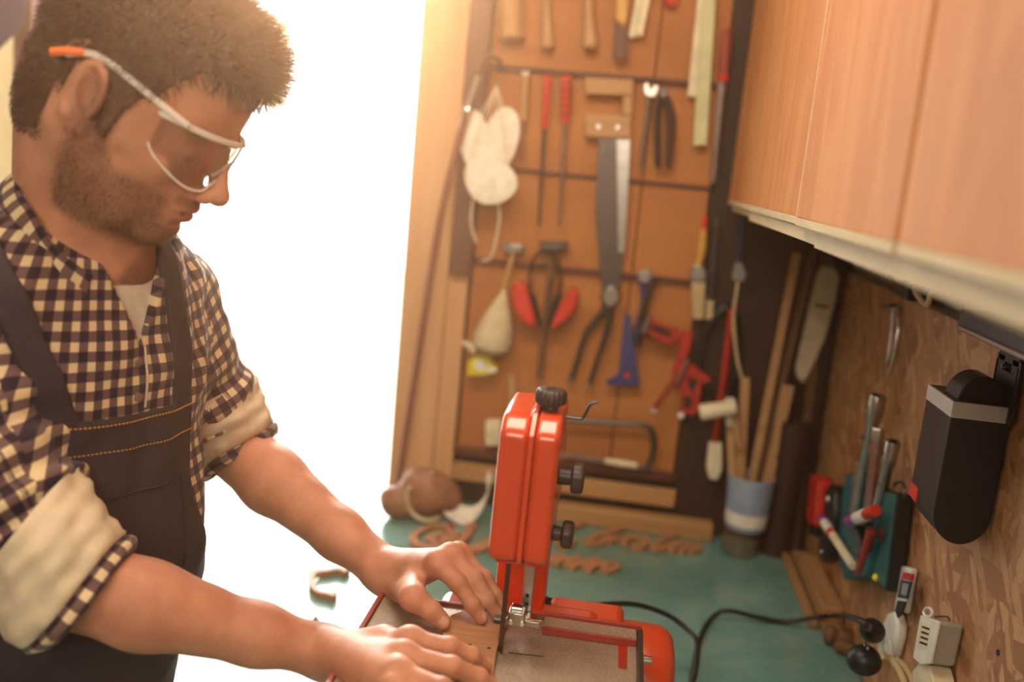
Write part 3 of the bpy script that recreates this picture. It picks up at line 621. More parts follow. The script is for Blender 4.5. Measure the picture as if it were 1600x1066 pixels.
    wbar([(1102,338),(1099,358)],[.005,.007],.03,'handle_tip','red_plastic',t);wbar([(1099,358),(1096,392),(1091,415)],[.008,.010,.007],.03,'handle','yellow_wood',t)
    wpoly([(1084,414),(1098,414),(1104,426),(1103,440),(1080,440),(1079,426)],.036,.014,'ferrule','steel',t,.003);wpoly([(1080,441),(1103,441),(1100,500),(1082,500)],.035,.013,'bristles','bristle',t,.004)
    t=wthing('narrow_brush','dark thin brush beside the large paint brush','paint brush',1118,345,.03)
    wbar([(1122,340),(1114,420),(1110,470)],[.006,.008,.006],.028,'handle','dark_steel',t);wpoly([(1104,468),(1116,468),(1114,500),(1102,500)],.032,.010,'bristles','bristle',t,.002)
    t=wthing('putty_scraper','slate blue handled scraper hanging under the cabinet corner','scraper',1155,345,.03)
    wbar([(1160,340),(1157,380),(1154,410)],[.007,.009,.006],.04,'handle','navy',t);wpoly([(1151,408),(1158,408),(1166,428),(1163,440),(1144,438),(1145,424)],.041,.005,'blade','steel',t)
    t=wthing('red_bar','long slanting red steel bar with a beige grip at the dark wall end','bar clamp',1145,482,.03)
    wbar([(1144,482),(1130,600),(1117,695)],.0075,.045,'bar','red_paint',t,4);wpoly([(1108,692),(1129,692),(1129,735),(1122,752),(1108,750),(1104,730)],.055,.024,'grip','off_white',t,.005,seg=3)
    t=wthing('mallet','pale round mallet head pointing out of the brushes','mallet',1120,640,.05)
    a=bw(1093,645,.10);b_=bw(1150,636,.10);MB().lathe(a,b_-a,[(0,.014),(.003,.0175),(.012,.018),(.05,.0165),(np.linalg.norm(b_-a),.0165)],20).build('mallet_head',M['off_white'],t);MB().tube([bw(1146,640,.09),bw(1156,700,.09)],.007).build('handle',M['pale_wood'],t)
    t=wthing('cable_coil','dark coil of cable hanging behind the red bar','cable',1120,560,.02)
    for k in range(4):
        c=bw(1124,560,.012+.007*k);MB().tube([c+np.array([math.cos(a)*(.046-.002*k),0,math.sin(a)*(.12-.004*k)]) for a in np.linspace(0,2*math.pi,33)[:-1]],.0045,8,closed=True).build('cable_loop',M['black_rubber'],t)
    o=MB().tube(spline([bw(1153,440,.05),bw(1146,500,.05),bw(1152,560,.05),bw(1164,610,.05)],8),.0032).build('white_cord',M['cable_cream'],None);tag(o,'thin pale cord hanging below the scraper','cord')
    o=wpoly([(793,588),(806,588),(806,640),(795,640)],.02,.016,'wood_peg','pale_wood',None,.002,'short upright wooden peg on the wall left of the saw','peg')
    t=wthing('square_knob','small cream square knob low on the wall beside the saw','knob',770,680,.02);wpoly([(757,658),(782,658),(782,698),(757,698)],.034,.03,'knob_body','off_white',t,.006,seg=3)
    c=bw(769,678,.034);MB().cyl(c,c-[0,.003,0],.012,.011,18).build('knob_face',M['cream_cloth'],t)
def right_corner():
    # paint tin with brushes and sticks, standing on a glass jar block
    c=bt(1160,838);c=np.array([.322,2.055,ZB])
    t=thing('glass_jar','squat glass jar of screws under the blue and white tin','jar',c)
    MB().lathe(c,(0,0,1),[(0.0005,.036),(.004,.040),(.034,.040),(.040,.034),(.046,.034)],28).build('jar_body',M['jar_glass'],t);MB().lathe(c+[0,0,.047],(0,0,1),[(0,.037),(.010,.037),(.012,.034)],28).build('jar_lid',M['rust_steel'],t)
    rs=random.Random(4);m=MB()
    for k in range(60):
        a=rs.random()*6.3;r=rs.random()**.5*.032;p=c+np.array([r*math.cos(a),r*math.sin(a),.004+rs.random()*.026]);q=p+np.array([rs.uniform(-1,1),rs.uniform(-1,1),rs.uniform(-.5,.5)])*.008;m.cyl(p,q,.0018,.001,6)
    o=m.build('screws',M['rust_steel'],t);o['kind']='stuff'
    z=ZB+.0595;k=c+np.array([.006,0,z-ZB])
    t=thing('tin_can','blue and white tin holding wooden sticks','tin',k)
    h=.118;r=.051
    MB().lathe(k,(0,0,1),[(0,r*.82),(.003,r*.86),(.045,r*.92),(h,r),(h+.001,r-.002),(.006,r*.84)],36,False).build('tin_wall',M['blue_white_tin'],t);MB().cyl(k+[0,0,.002],k+[0,0,.005],r*.82,r*.82,30).build('tin_bottom',M['steel'],t)
    MB().lathe(k+[0,0,.012],(0,0,1),[(0,r*.875),(.028,r*.918),(.029,r*.90)],36,False).build('white_band',M['white_cloth'],t)
    sticks=[((1150,735),(1140,622),.0085,'pale_wood','paint brush handle with a white wrap, leftmost in the tin'),((1170,740),(1165,590),.0095,'pale_wood','upright pale stick second from left in the tin'),
            ((1165,738),(1245,395),.0085,'pale_wood_x','tall slender stick reaching to the cabinet, front one'),((1182,740),(1272,390),.0080,'old_wood','tall slender stick reaching to the cabinet, rear one'),
            ((1178,745),(1200,640),.0065,'old_wood','short dark stick leaning right in the tin'),((1195,745),(1232,602),.0130,'pale_wood','short flat slat leaning right in the tin')]
    for i,(a,b_,rr,mt,lab) in enumerate(sticks):
        d=.075+.012*(i%3);p=k+np.array([(-.02+.010*i)*.8,.008*(i%3-1),.008]);q=bw(*b_,.05+.01*(i%3))
        mid=bw(*a,.10);v=q-mid;v/=np.linalg.norm(v)
        pp=k+[ -.026+.0105*i,-.004+.01*(i%2),.007]
        o=MB().beam(pp,q,rr*2,rr*1.5 if i!=5 else .006,(0,1,0)).build('wooden_stick',M[mt],None,.0015);tag(o,lab,'stick','wooden sticks standing in the tin')
        if i==0: 
            u=q-pp;MB().beam(pp+u*.78,pp+u*1.0,rr*2.15,rr*1.7,(0,1,0)).build('white_wrap',M['white_cloth'],o,.001)
    # wide paddle leaning behind
    a=bw(1248,600,.03);b_=bw(1300,400,.03)
    t=thing('wooden_paddle','flat beige wooden paddle with a rounded top hanging below the cabinet','paddle',bw(1262,600,.03))
    P=[(1246,592),(1243,575),(1262,490),(1276,430),(1284,415),(1306,420),(1312,432),(1306,470),(1290,530),(1268,580),(1256,600)]
    wpoly(P,.045,.012,'paddle_blade','cream_cloth',t,.004);wpoly([(1274,474),(1296,478),(1294,483),(1273,479)],.0462,.002,'pencil_band','old_wood',t,.0003);wpoly([(1292,405),(1304,408),(1302,420),(1290,416)],.043,.010,'handle','dark_steel',t)
    nail(1298,402,.04,t)
    # dark roll standing on the bench in the corner
    c=np.array([.402,2.085,ZB])
    t=thing('dark_roll','tall dark brown roll standing in the corner beside the tin','roll',c)
    MB().lathe(c+[-.0,0,.0006],(0.02,0,1),[(0,.036),(.30,.036),(.302,.030),(.29,.027),(.29,.0)],28,False).build('roll_body',M['dark_board'],t)
    for zz in (.07,.22): MB().lathe(c+[.001,0,zz],(0.02,0,1),[(0,.0368),(.006,.0368)],28,False).build('roll_band',M['dark_board'],t)
    # lengths of dark timber leaning in the corner
    for i,(x0,x1,lab) in enumerate(((1225,1290,'dark batten leaning in the corner, left one'),(1250,1312,'dark batten leaning in the corner, right one'))):
        p=np.array([.445+.012*i,2.10+.02*i,ZB+.001]);q=bw(x1,400,.02);o=MB().beam(p,q,.020,.014,(0,1,0)).build('dark_batten',M['dark_board' if i else 'old_wood'],None,.001);tag(o,lab,'batten','dark battens in the corner')
def bench_items():
    # leather pouch and curved white offcut near the post
    c=bt(655,800);t=thing('leather_pouch','rounded brown leather pouch lying on the bench beside the door post','pouch',c+[0,.0,0])
    c=np.array([-.375,2.02,ZB]);m=MB();m.ell(c+[.0,0,.055],(.075,.05,.0545),np.eye(3),32,18,fn=lambda p:p*(1+.05*math.sin(3*p[0]+4*p[2])+.03*math.sin(9*p[0])));m.build('pouch_body',M['leather'],t)
    m=MB();m.ell(c+[-.058,-.03,.036],(.044,.036,.036),np.eye(3),26,14,fn=lambda p:p*(1+.05*math.sin(4*p[1]+3*p[2])));m.build('pouch_pocket',M['leather'],t)
    m=MB();m.tube([c+np.array([.045*math.cos(a)+.01,-.052,.06+.05*math.sin(a)]) for a in np.linspace(2.7,5.4,18)],.0075,8,(np.array([0,1.,0]),1.2,.5));m.build('pouch_strap',M['cream_cloth'],t)
    t=thing('curved_band','wide white curved strip lying on the bench in front of the pouch','strip',bt(715,815))
    P=[(672,745,.10),(684,775,.10),(705,800,.11),(732,810,.11),(752,795,.10),(764,765,.09),(762,745,.08)]
    pts=spline([bw(x,y,.14-.0*d) for x,y,d in P],6)
    m=MB();w_=np.array([.15,.55,.82]);n=len(pts);V=[];F=[]
    for i,p in enumerate(pts):
        d=pts[min(i+1,n-1)]-pts[max(i-1,0)];d/=np.linalg.norm(d);nn=np.cross(d,w_);nn/=np.linalg.norm(nn);hw=.009+.012*math.sin(math.pi*i/(n-1))
        V+=[p-w_*hw-nn*.0015,p+w_*hw-nn*.0015,p+w_*hw+nn*.0015,p-w_*hw+nn*.0015]
    for i in range(n-1):
        for k in range(4): k2=(k+1)%4;F.append((i*4+k,(i+1)*4+k,(i+1)*4+k2,i*4+k2))
    F+=[(0,1,2,3),tuple(4*(n-1)+k for k in (3,2,1,0))];m.add(V,F);zmin=min(v[2] for v in m.V);m.V=[(v[0],v[1],v[2]-zmin+ZB+.0006) for v in m.V];m.build('strip_body',M['white_cloth'],t)
    m=MB();m.ell(bt(710,813,.006)+[0,-.035,0],(.006,.005,.0055));o=m.build('red_bead',M['red_plastic'],t)
    # cut-out wooden letters on the bench: thick flat outlines swept along strokes
    def stroke(P,w,lab,h=.009,nm='wooden_letter',closed=False,parent=None,n=6,grp=None):
        pts=spline([bt(*p) for p in P],n);N_=len(pts);ww=list(np.interp(np.linspace(0,1,N_),np.linspace(0,1,len(w)),w)) if hasattr(w,'__len__') else [w]*N_
        V=[];F=[]
        for i,p in enumerate(pts):
            d=pts[min(i+1,N_-1)]-pts[max(i-1,0)];d/=np.linalg.norm(d)+1e-9;s_=np.array([-d[1],d[0],0])*ww[i]
            b0=np.array([p[0],p[1],ZB+.0006]);V+=[b0-s_,b0+s_,b0+s_+[0,0,h],b0-s_+[0,0,h]]
        for i in range(N_-1):
            for k in range(4): k2=(k+1)%4;F.append((i*4+k,(i+1)*4+k,(i+1)*4+k2,i*4+k2))
        F+=[(0,1,2,3),tuple(4*(N_-1)+k for k in (3,2,1,0))]
        o=MB().add(V,F).build(nm,M['letter_wood'],parent,.0008)
        if lab: tag(o,lab,'letter',grp)
        return o
    # big curl
    t=thing('wooden_scroll','large oval curl cut from pale wood lying before the pouch','wooden letter',bt(695,850))
    stroke([(683,858),(672,851),(680,843),(700,846),(703,840),(693,829),(672,829),(650,841),(646,853),(662,861),(690,862),(715,855),(730,842),(734,830),(742,826)],[.006,.010,.008,.007,.0065,.006,.006,.007,.009,.009,.010,.009,.009,.010,.009],None,.012,'scroll_stroke',parent=t)
    stroke([(688,854),(704,848),(716,838)],[.009,.010,.006],None,.011,'scroll_stroke',parent=t)
    t=thing('wooden_letter','pale wooden leaf shaped letter partly behind the orange saw head','wooden letter',bt(750,858));stroke([(727,862),(745,862),(770,850),(790,842)],[.008,.016,.014,.007],None,.010,'letter_stroke',parent=t)
    grp='wooden script letters on the bench'
    L=[('letter with two humps lying right beside the saw, rear row first',[[(852,852),(870,835),(885,842)],[(868,850),(888,832),(905,824),(912,820)],[(870,853),(885,858),(897,850)]]),
       ('letter with a rising tail, rear row second',[[(915,855),(930,845),(950,838),(975,830),(985,828)],[(922,856),(940,852),(952,843)],[(950,852),(965,845),(972,852)]]),
       ('small looped letter, rear row third',[[(974,856),(978,848),(996,845),(1012,852),(1000,860),(984,858)]]),
       ('letter with long upward stroke, rear row fourth',[[(1018,862),(1032,852),(1056,840),(1080,828)],[(1022,864),(1040,860),(1055,852)]]),
       ('small letter at the right end of the rear row',[[(1048,866),(1062,856),(1074,858)],[(1062,868),(1075,860),(1090,854)],[(1078,868),(1090,862),(1094,858)]])]
    for lab,S in L:
        t=thing('wooden_letter','pale cut out '+lab,'wooden letter',bt(*S[0][0]),grp)
        for i,q in enumerate(S): stroke(q,[.0065,.0085,.006],None,.012-.0012*i,'letter_stroke',parent=t)
    L=[('first of the front row beside the saw',[[(858,885),(868,876),(880,874)],[(866,888),(878,880),(888,878)]]),('second of the front row',[[(884,890),(894,881),(906,877)],[(892,893),(904,886),(912,882)]]),
       ('third of the front row',[[(912,893),(922,884),(936,880)],[(918,897),(930,889),(942,884)]]),('last of the front row',[[(940,896),(948,888),(960,886)],[(944,899),(956,895),(966,890)]])]
    for lab,S in L:
        t=thing('wooden_letter','short slanted wooden letter piece, '+lab,'wooden letter',bt(*S[0][0]),grp)
        for i,q in enumerate(S): stroke(q,[.006,.0085,.006],None,.012-.0012*i,'letter_stroke',parent=t)
    t=thing('wooden_letter','open C shaped wooden letter with flared ends near the bench edge','wooden letter',bt(500,918));
    stroke([(543,900),(528,897),(508,900),(490,902),(486,912),(487,924),(498,933),(512,936),(524,938)],[.012,.006,.006,.009,.0045,.0045,.006,.006,.011],None,.012,'letter_stroke',parent=t)
    t=thing('wood_chip','small upright wedge of wood near the bench edge','offcut',bt(487,985));MB().prism([bt(478,984,.0006),bt(497,984,.0006),bt(495,972,.016),bt(490,965,.028)],(0,.012,0)).build('wedge',M['off_white'],t,.001)
    # beads of dust and chips
    rs=random.Random(8);m=MB()
    for k in range(160):
        x=rs.uniform(-.42,.44);y=rs.uniform(1.2,2.05);a=rs.random()*3.1;L_=rs.uniform(.001,.004);p=np.array([x,y,ZB+.0012]);d=np.array([math.cos(a),math.sin(a),0])*L_;m.beam(p-d,p+d,rs.uniform(.0006,.002),.0009)
    o=m.build('sawdust_chips',M['pale_wood'],None);o['kind']='stuff';tag(o,'scattered pale wood chips on the teal bench','wood chips')
    # wooden strips lying along the right wall
    for i,(x,y0,y1,w,h,lab) in enumerate(((.455,1.70,2.06,.036,.020,'long wooden strip flat against the strand board'),(.422,1.72,2.08,.016,.014,'narrow wooden strip lying next to the wall strip'))):
        o=MB().box((x-w/2,y0,ZB+.0006),(x+w/2,y1,ZB+h)).build('wooden_strip',M['pale_wood_y'],None,.0015);tag(o,lab,'wooden strip','wooden strips along the right wall')
    # sloping pale wooden block
    P=[(1313,890),(1338,884),(1376,955),(1378,972),(1362,975)]
    o=MB().box((.432,1.71,ZB+.0206),(.472,1.97,ZB+.050)).build('wooden_block',M['pale_wood_y'],None,.003);tag(o,'pale wooden block lying on the strip below the small tools','wooden block')
    # turned wooden handle lying in front
    a=bt(1287,990,.020);b_=bt(1352,1004,.022)
    t=thing('turned_handle','knobbly turned brown wooden handle lying on the bench below the plug','handle',[a[0],a[1],ZB])
    L_=np.linalg.norm(b_-a);MB().lathe(a,b_-a,[(0,.008),(.004,.016),(.014,.018),(.024,.012),(.030,.015),(.045,.0165),(.058,.011),(L_+.02,.012)],22).build('handle_body',M['old_wood'],t)
    MB().lathe(a+[.015,-.028,-.004],b_-a+[0,-.02,0],[(0,.009),(.006,.013),(.05,.012),(.06,.007)],18).build('handle_branch',M['old_wood'],t)
def rpoly(pts,d,th,nm,mat,parent=None,bev=.001,seg=2):   # outline on the strand board plane, d in front, thickness th back toward the wall
    return MB().prism([rw(x,y,d) for x,y in pts],(th,0,0)).build(nm,M[mat],parent,bev,seg=seg)
def right_wall_items():
    # black box hanging on the board: square section with pale band, rounded foot in side view, hang tab
    x0=.405;x1=XW-.004;P=lambda x,y:atx(x,y,x0)
    yn=P(1490,628)[1];yf=P(1451,602)[1];zt=(P(1490,628)[2]+P(1451,602)[2])/2;zb=P(1489,655)[2];zl=P(1477,795)[2]-.014
    t=thing('black_box','black hanging box with a pale band and rounded base on the strand board','box',((x0+x1)/2,(yn+yf)/2,zl-.035))
    n=18;xc=(x0+x1)/2;hw=(x1-x0)/2;prof=[(x1,zt),(x0,zt)]
    for i in range(n+1):
        a=math.pi*i/n;prof.append((xc-hw*math.cos(a),zl-.040*math.sin(a)))
    MB().prism([(a,yn,b) for a,b in prof],(0,yf-yn,0)).build('box_body',M['black_satin'],t,.0012)
    MB().box((x0-.0006,yn-.0006,zb),(x1+.0004,yf+.0006,zt+.0008)).build('pale_band',M['pale_band'],t,.0006)
    MB().box((x0+.002,yn+.002,zt+.0006),(x1-.002,yf-.002,zt+.0012)).build('opening',M['brown_board'],t)
    MB().box((x0-.0012,yf-.030,zl-.014),(x0+.004,yf+.0010,zl+.004)).build('red_corner',M['red_plastic'],t,.0008)
    m=MB();m.prism([(xc+.004+hw*.86*math.cos(a),yn+.014,zt-.004+.036*math.sin(a)) for a in np.linspace(0,math.pi,20)],(0,.05,0));m.build('rounded_insert',M['black_plastic'],t,.002)
    y0=yn-.012;y1=yn+.060;ym=(y0+y1)/2;m=MB()
    for lo,hi in (((XW-.009,y0,zt-.02),(XW-.004,y1,zt+.040)),((XW-.009,y0,zt+.040),(XW-.004,ym-.011,zt+.058)),((XW-.009,ym+.011,zt+.040),(XW-.004,y1,zt+.058)),((XW-.009,y0+.005,zt+.050),(XW-.004,y1-.005,zt+.066))): m.box(lo,hi)
    m.build('hanging_tab',M['black_plastic'],t,.0008);MB().cyl((XW+.004,ym,zt+.046),(XW-.016,ym,zt+.046),.0025,.0025,10).build('peg',M['steel'],t)
    for yy in (y0+.003,y1-.005): MB().box((XW-.0105,yy,zt-.01),(XW-.0092,yy+.002,zt+.050)).build('tab_rib',M['black_satin'],t)
    # dividers on a nail
    t=thing('dividers','small pair of steel dividers hanging on the strand board','dividers',rw(1400,480,.01))
    for P,mt in (([(1403,482),(1405,520),(1384,600)],'chrome'),([(1398,482),(1394,520),(1389,560),(1384,578)],'steel')):
        pts=spline([rw(x,y,.012 if mt=='steel' else .020) for x,y in P],6);MB().tube(pts,[.0045]*3+[.004]*(len(pts)-6)+[.0015]*3,8).build('divider_leg',M[mt],t)
    a=rw(1402,482,.004);MB().cyl(a,a-[.024,0,0],.008,.008,16).build('hinge',M['chrome'],t);MB().cyl((XW+.003,a[1],a[2]+.004),(XW-.03,a[1],a[2]+.004),.0016,.0016,8).build('nail',M['steel'],t)
    # pencil line scribed on the board
    # box spanners in a teal holder
    t=thing('spanner_holder','teal fabric holder on the strand board carrying grey tubular spanners','holder',rw(1350,820,.02))
    rpoly([(1322,740),(1340,752),(1372,760),(1376,820),(1350,905),(1318,905),(1306,850),(1312,790)],.022,.020,'holder_back','teal_fabric',t,.002)
    rpoly([(1316,800),(1366,815),(1350,903),(1316,900)],.045,.018,'holder_pocket','teal_case',t,.003)
    for i,(a,b_,r,lab) in enumerate((((1372,618),(1338,800),.0135,'tallest grey tubular spanner'),((1372,670),(1355,820),.0115,'middle grey tubular spanner'),((1396,690),(1372,790),.0110,'shortest grey tubular spanner at the right'),((1345,722),(1330,820),.0100,'thin grey tubular spanner at the left'))):
        s=thing('box_spanner',lab,'spanner',rw(*a,.03),'tubular box spanners');p=rw(*b_,.036+.004*(i%2));q=rw(*a,.036+.004*(i%2));L_=np.linalg.norm(q-p)
        MB().lathe(p,q-p,[(0,r*.8),(L_-.045,r*.8),(L_-.04,r*1.0),(L_-.002,r*1.05),(L_,r*.95),(L_,r*.7),(L_-.02,r*.68)],6 if i%2 else 20,False).build('tube_body',M['steel'],s)
        d=(q-p)/L_
        for hh in (.022,.075):
            if L_-hh<.03: continue
            c=q-d*hh;MB().cyl(c-np.array([r*.98,r*.1,0]),c-np.array([r*1.06,r*.1,0]),r*.28,r*.28,12).build('cross_hole',M['black_plastic'],s)
    # flat teal tool case
    t=thing('tool_case','flat teal case with black edge and wire loop hanging on the board','case',rw(1390,840,.02))
    rpoly([(1378,765),(1401,771),(1383,924),(1362,906)],.030,.026,'case_body','black_plastic',t,.003,3)
    rpoly([(1379,768),(1399,773),(1382,920),(1364,905)],.0335,.0034,'case_face','teal_case',t,.001)
    a=rw(1405,768,.02);MB().tube(spline([rw(1398,776,.02),rw(1398,758,.02),rw(1408,753,.02),rw(1414,764,.02),rw(1412,780,.02)],5),.0022).build('wire_loop',M['dark_steel'],t)
    rpoly([(1374,820),(1380,822),(1376,848),(1371,845)],.0342,.0009,'red_mark','dull_red',t,.0002);MB().ell(rw(1368,903,.035),(.005,.006,.006)).build('yellow_stud',M['yellow_plastic'],t)
    # two marker pens with purple caps
    for i,(a,b_,lab) in enumerate((((1284,810),(1333,885),'marker pen with purple and white cap leaning left at the holder'),((1328,815),(1368,798),'marker pen with purple, white and red end lying across the holder'))):
        s=thing('marker_pen',lab,'pen',rw(*a,.06),'marker pens at the teal holder')
        p=rw(*a,.062);q=rw(*b_,.062 if i else .05);u=q-p;L_=np.linalg.norm(u)
        r=.0085 if i==0 else .0100
        cuts=((0,.10,'purple'),(.10,.30,'white_plastic'),(.30,.38,'red_plastic'),(.38,1.0,'off_white')) if i==0 else ((0,.30,'purple'),(.30,.66,'white_plastic'),(.66,1.0,'red_plastic'))
        for (c0,c1,mt) in cuts: MB().cyl(p+u*c0,p+u*c1,r*(1 if c0<.38 else .86),None,16).build('pen_cap' if mt=='purple' else 'pen_section',M[mt],s,.0008)
    s=thing('screwdriver','dark and red barrel of a screwdriver standing in the holder','screwdriver',rw(1345,830,.05));p=rw(1362,830,.05);q=rw(1342,895,.045);MB().tube([p,q],[.008,.007],12).build('grip',M['dull_red'],s);MB().tube([rw(1342,826,.05),rw(1346,870,.05)],[.009,.007],12).build('grip_core',M['black_rubber'],s)
    # red block and dark tool with chrome button at the far end
    t=thing('red_tool','bright red angular plastic tool standing at the far end of the board','tool',rw(1272,820,.03));rpoly([(1266,740),(1274,742),(1278,752),(1272,822),(1262,818),(1259,808)],.036,.030,'tool_shell','red_plastic',t,.004,3);rpoly([(1262,820),(1274,824),(1272,838),(1264,836)],.033,.026,'tool_foot','black_plastic',t,.003)
    t=thing('black_tool','black rounded tool with a chrome button beside the red one','tool',rw(1302,790,.03));rpoly([(1288,760),(1294,756),(1300,765),(1300,800),(1290,870),(1280,880),(1276,860),(1284,820)],.040,.034,'tool_shell','black_plastic',t,.010,4)
    c=rw(1294,780,.042);MB().ell(c,(.005,.007,.007)).build('chrome_button',M['chrome'],t);c=rw(1284,862,.042);MB().ell(c,(.004,.005,.005)).build('chrome_button',M['chrome'],t)
    # voltage tester
    t=thing('voltage_tester','slim tester with grey screen, red top and black grip on the board','tester',rw(1410,930,.01))
    rpoly([(1408,884),(1424,888),(1412,958),(1396,955)],.012,.010,'tester_body','white_plastic',t,.003,3);rpoly([(1411,894),(1426,897),(1424,908),(1408,905)],.0225,.003,'red_top','red_paint',t,.0006);rpoly([(1407,906),(1423,909),(1416,936),(1402,934)],.0225,.003,'screen_frame','navy',t,.0006);rpoly([(1410,911),(1419,913),(1415,931),(1407,929)],.0235,.0012,'screen','screen_grey',t,.0002);rpoly([(1402,938),(1414,940),(1408,960),(1402,966),(1398,955)],.0225,.003,'black_grip','black_rubber',t,.0006)
    # white cable bracket with slot, plug, black ball plug and cables
    t=thing('wall_outlet','white plastic outlet bracket low on the strand board','outlet',rw(1385,1000,.02))
    c=rw(1390,990,.02)
    rpoly([(1386,958),(1396,954),(1402,975),(1400,995),(1396,1010),(1392,1026),(1380,1022),(1374,1000),(1378,975)],.018,.016,'outlet_body','white_plastic',t,.005,3)
    P=spline([rw(1377,1026,.045),rw(1376,1008,.048),rw(1382,998,.048),rw(1390,1004,.045),rw(1392,1030,.04)],5);MB().tube(P,.0038,8).build('bracket_arch',M['white_plastic'],t)
    t=thing('power_plug','black plug pushed into the white outlet bracket','plug',rw(1365,990,.06));a=bt(1358,982,.055);MB().lathe(rw(1356,980,.085),rw(1376,996,.038)-rw(1356,980,.085),[(0,.006),(.008,.012),(.03,.017),(.044,.017)],20).build('plug_body',M['black_rubber'],t)
    t=thing('rubber_plug','glossy black round plug head at the foot of the board','plug',rw(1352,1030,.09));c=rw(1350,1032,.085);MB().ell(c,(.024,.022,.021),np.eye(3),26,16).build('plug_head',M['black_plastic'],t)
    for dx in (-1,1): MB().tube([c+[0,.006*dx,.016],c+[.0,.006*dx,.024]],.0022).build('plug_pin',M['chrome'],t)
    o=MB().tube(spline([c+[.02,-.005,.012],rw(1392,1030,.045),rw(1408,1055,.04),rw(1420,1090,.03)],8),.0045,8).build('cream_lead',M['cable_cream'],None);tag(o,'cream cable running down from the round black plug','cable')
    o=MB().tube(spline([rw(1396,1026,.03),rw(1412,1040,.028),rw(1424,1062,.028),rw(1430,1095,.028)],8),.0038,8).build('grey_lead',M['cable_cream'],None);tag(o,'thin cable running down beside the cream one','cable')
    # grey junction box with label, loop and lid
    t=thing('junction_box','grey translucent plastic box with printed label hanging on the strand board','box',rw(1455,1000,.02))
    D=.034
    fr=[(1428,1010),(1436,962),(1446,956),(1462,962),(1468,975),(1452,1032),(1440,1040),(1426,1028)]
    rpoly([(1430,1012),(1438,962),(1466,972),(1452,1036),(1438,1038),(1427,1028)],D,D-.002,'box_body','grey_plastic',t,.004,3)
    rpoly([(1429,1012),(1438,961),(1467,971),(1453,1037),(1438,1039),(1426,1028)],D+.003,.0035,'box_lid','white_plastic',t,.0012)
    rpoly([(1438,972),(1455,978),(1446,1016),(1433,1011)],D+.0036,.0006,'label','off_white',t,.0001)
    for k in range(4): rpoly([(1441-k*1.2,978+k*8),(1452-k*1.2,982+k*8),(1451-k*1.2,985+k*8),(1440-k*1.2,981+k*8)],D+.0041,.0005,'label_print','dark_steel',t,.0)
    P=[rw(1450+math.cos(a)*7,957+math.sin(a)*7,D+.001) for a in np.linspace(0,6.283,14)[:-1]];MB().tube(P,.0018,6,closed=True).build('hanging_eye',M['white_plastic'],t)
    MB().tube(spline([rw(1460,964,.02),rw(1480,964,.008),rw(1484,972,.004)],4),.0012).build('wire',M['rust_steel'],t)
    # pale wooden wedges at the bottom edge
    o=rpoly([(1424,1050),(1440,1030),(1452,1040),(1462,1085),(1424,1085)],.03,.028,'wooden_wedge','off_white',None,.002);tag(o,'pale wedge of wood at the bottom edge below the grey box','offcut')
    # screws and knots: heads proud of the board
    for i,(x,y) in enumerate(((1575,560),(1345,440),(1560,1020))):
        c=rw(x,y,0);o=MB().cyl(c+[.002,0,0],c-[.0015,0,0],.004,.0035,12).build('board_screw',M['dark_steel'],bpy.data.objects['trim_5'])
# ------------------------------------------------------------------ the man: one implicit surface per garment / skin
class Field:
    def __init__(s, lo, hi, h):
        s.lo=np.array(lo,np.float32); s.h=h
        s.n=(np.ceil((np.array(hi)-np.array(lo))/h).astype(int)+1)
        s.F=np.full(tuple(s.n),1.0,np.float32)
    def box(s, lo, hi):
        a=np.clip(np.floor((np.array(lo)-s.lo)/s.h).astype(int),0,s.n); b=np.clip(np.ceil((np.array(hi)-s.lo)/s.h).astype(int)+1,0,s.n)
        return a,b
    def coords(s,a,b):
        return [ (s.lo[i]+s.h*np.arange(a[i],b[i],dtype=np.float32)).reshape([-1 if j==i else 1 for j in range(3)]) for i in range(3)]
    def apply(s, fn, lo, hi, k=0.01, op='u'):
        m=k*1.2+2*s.h
        a,b=s.box(np.array(lo)-m,np.array(hi)+m)
        if (b<=a).any(): return
        X,Y,Z=s.coords(a,b); d=fn(X,Y,Z).astype(np.float32)
        sl=tuple(slice(a[i],b[i]) for i in range(3)); A=s.F[sl]
        if op=='u':
            q=np.maximum(k-np.abs(A-d),0)/max(k,1e-6); s.F[sl]=np.minimum(A,d)-q*q*k*.25
        elif op=='s':
            d=-d; q=np.maximum(k-np.abs(A-d),0)/max(k,1e-6); s.F[sl]=np.maximum(A,d)+q*q*k*.25
    def cone(s,p0,r0,p1,r1,k=.01,op='u'):
        p0=np.array(p0,float);p1=np.array(p1,float);d=p1-p0;L=float(d@d)+1e-12;R=max(r0,r1)
        def fn(X,Y,Z):
            t=np.clip(((X-p0[0])*d[0]+(Y-p0[1])*d[1]+(Z-p0[2])*d[2])/L,0,1)
            return np.sqrt((X-p0[0]-t*d[0])**2+(Y-p0[1]-t*d[1])**2+(Z-p0[2]-t*d[2])**2)-(r0+(r1-r0)*t)
        s.apply(fn,np.minimum(p0,p1)-R,np.maximum(p0,p1)+R,k,op)
    def ell(s,c,r,Rm=np.eye(3),k=.01,op='u'):
        c=np.array(c,float);r=np.array(r,float);R=float(r.max())
        def fn(X,Y,Z):
            x,y,z=X-c[0],Y-c[1],Z-c[2]
            l=[(Rm[0,i]*x+Rm[1,i]*y+Rm[2,i]*z) for i in range(3)]
            k0=np.sqrt((l[0]/r[0])**2+(l[1]/r[1])**2+(l[2]/r[2])**2); k1=np.sqrt((l[0]/r[0]**2)**2+(l[1]/r[1]**2)**2+(l[2]/r[2]**2)**2)
            return k0*(k0-1)/np.maximum(k1,1e-6)
        s.apply(fn,c-R,c+R,k,op)

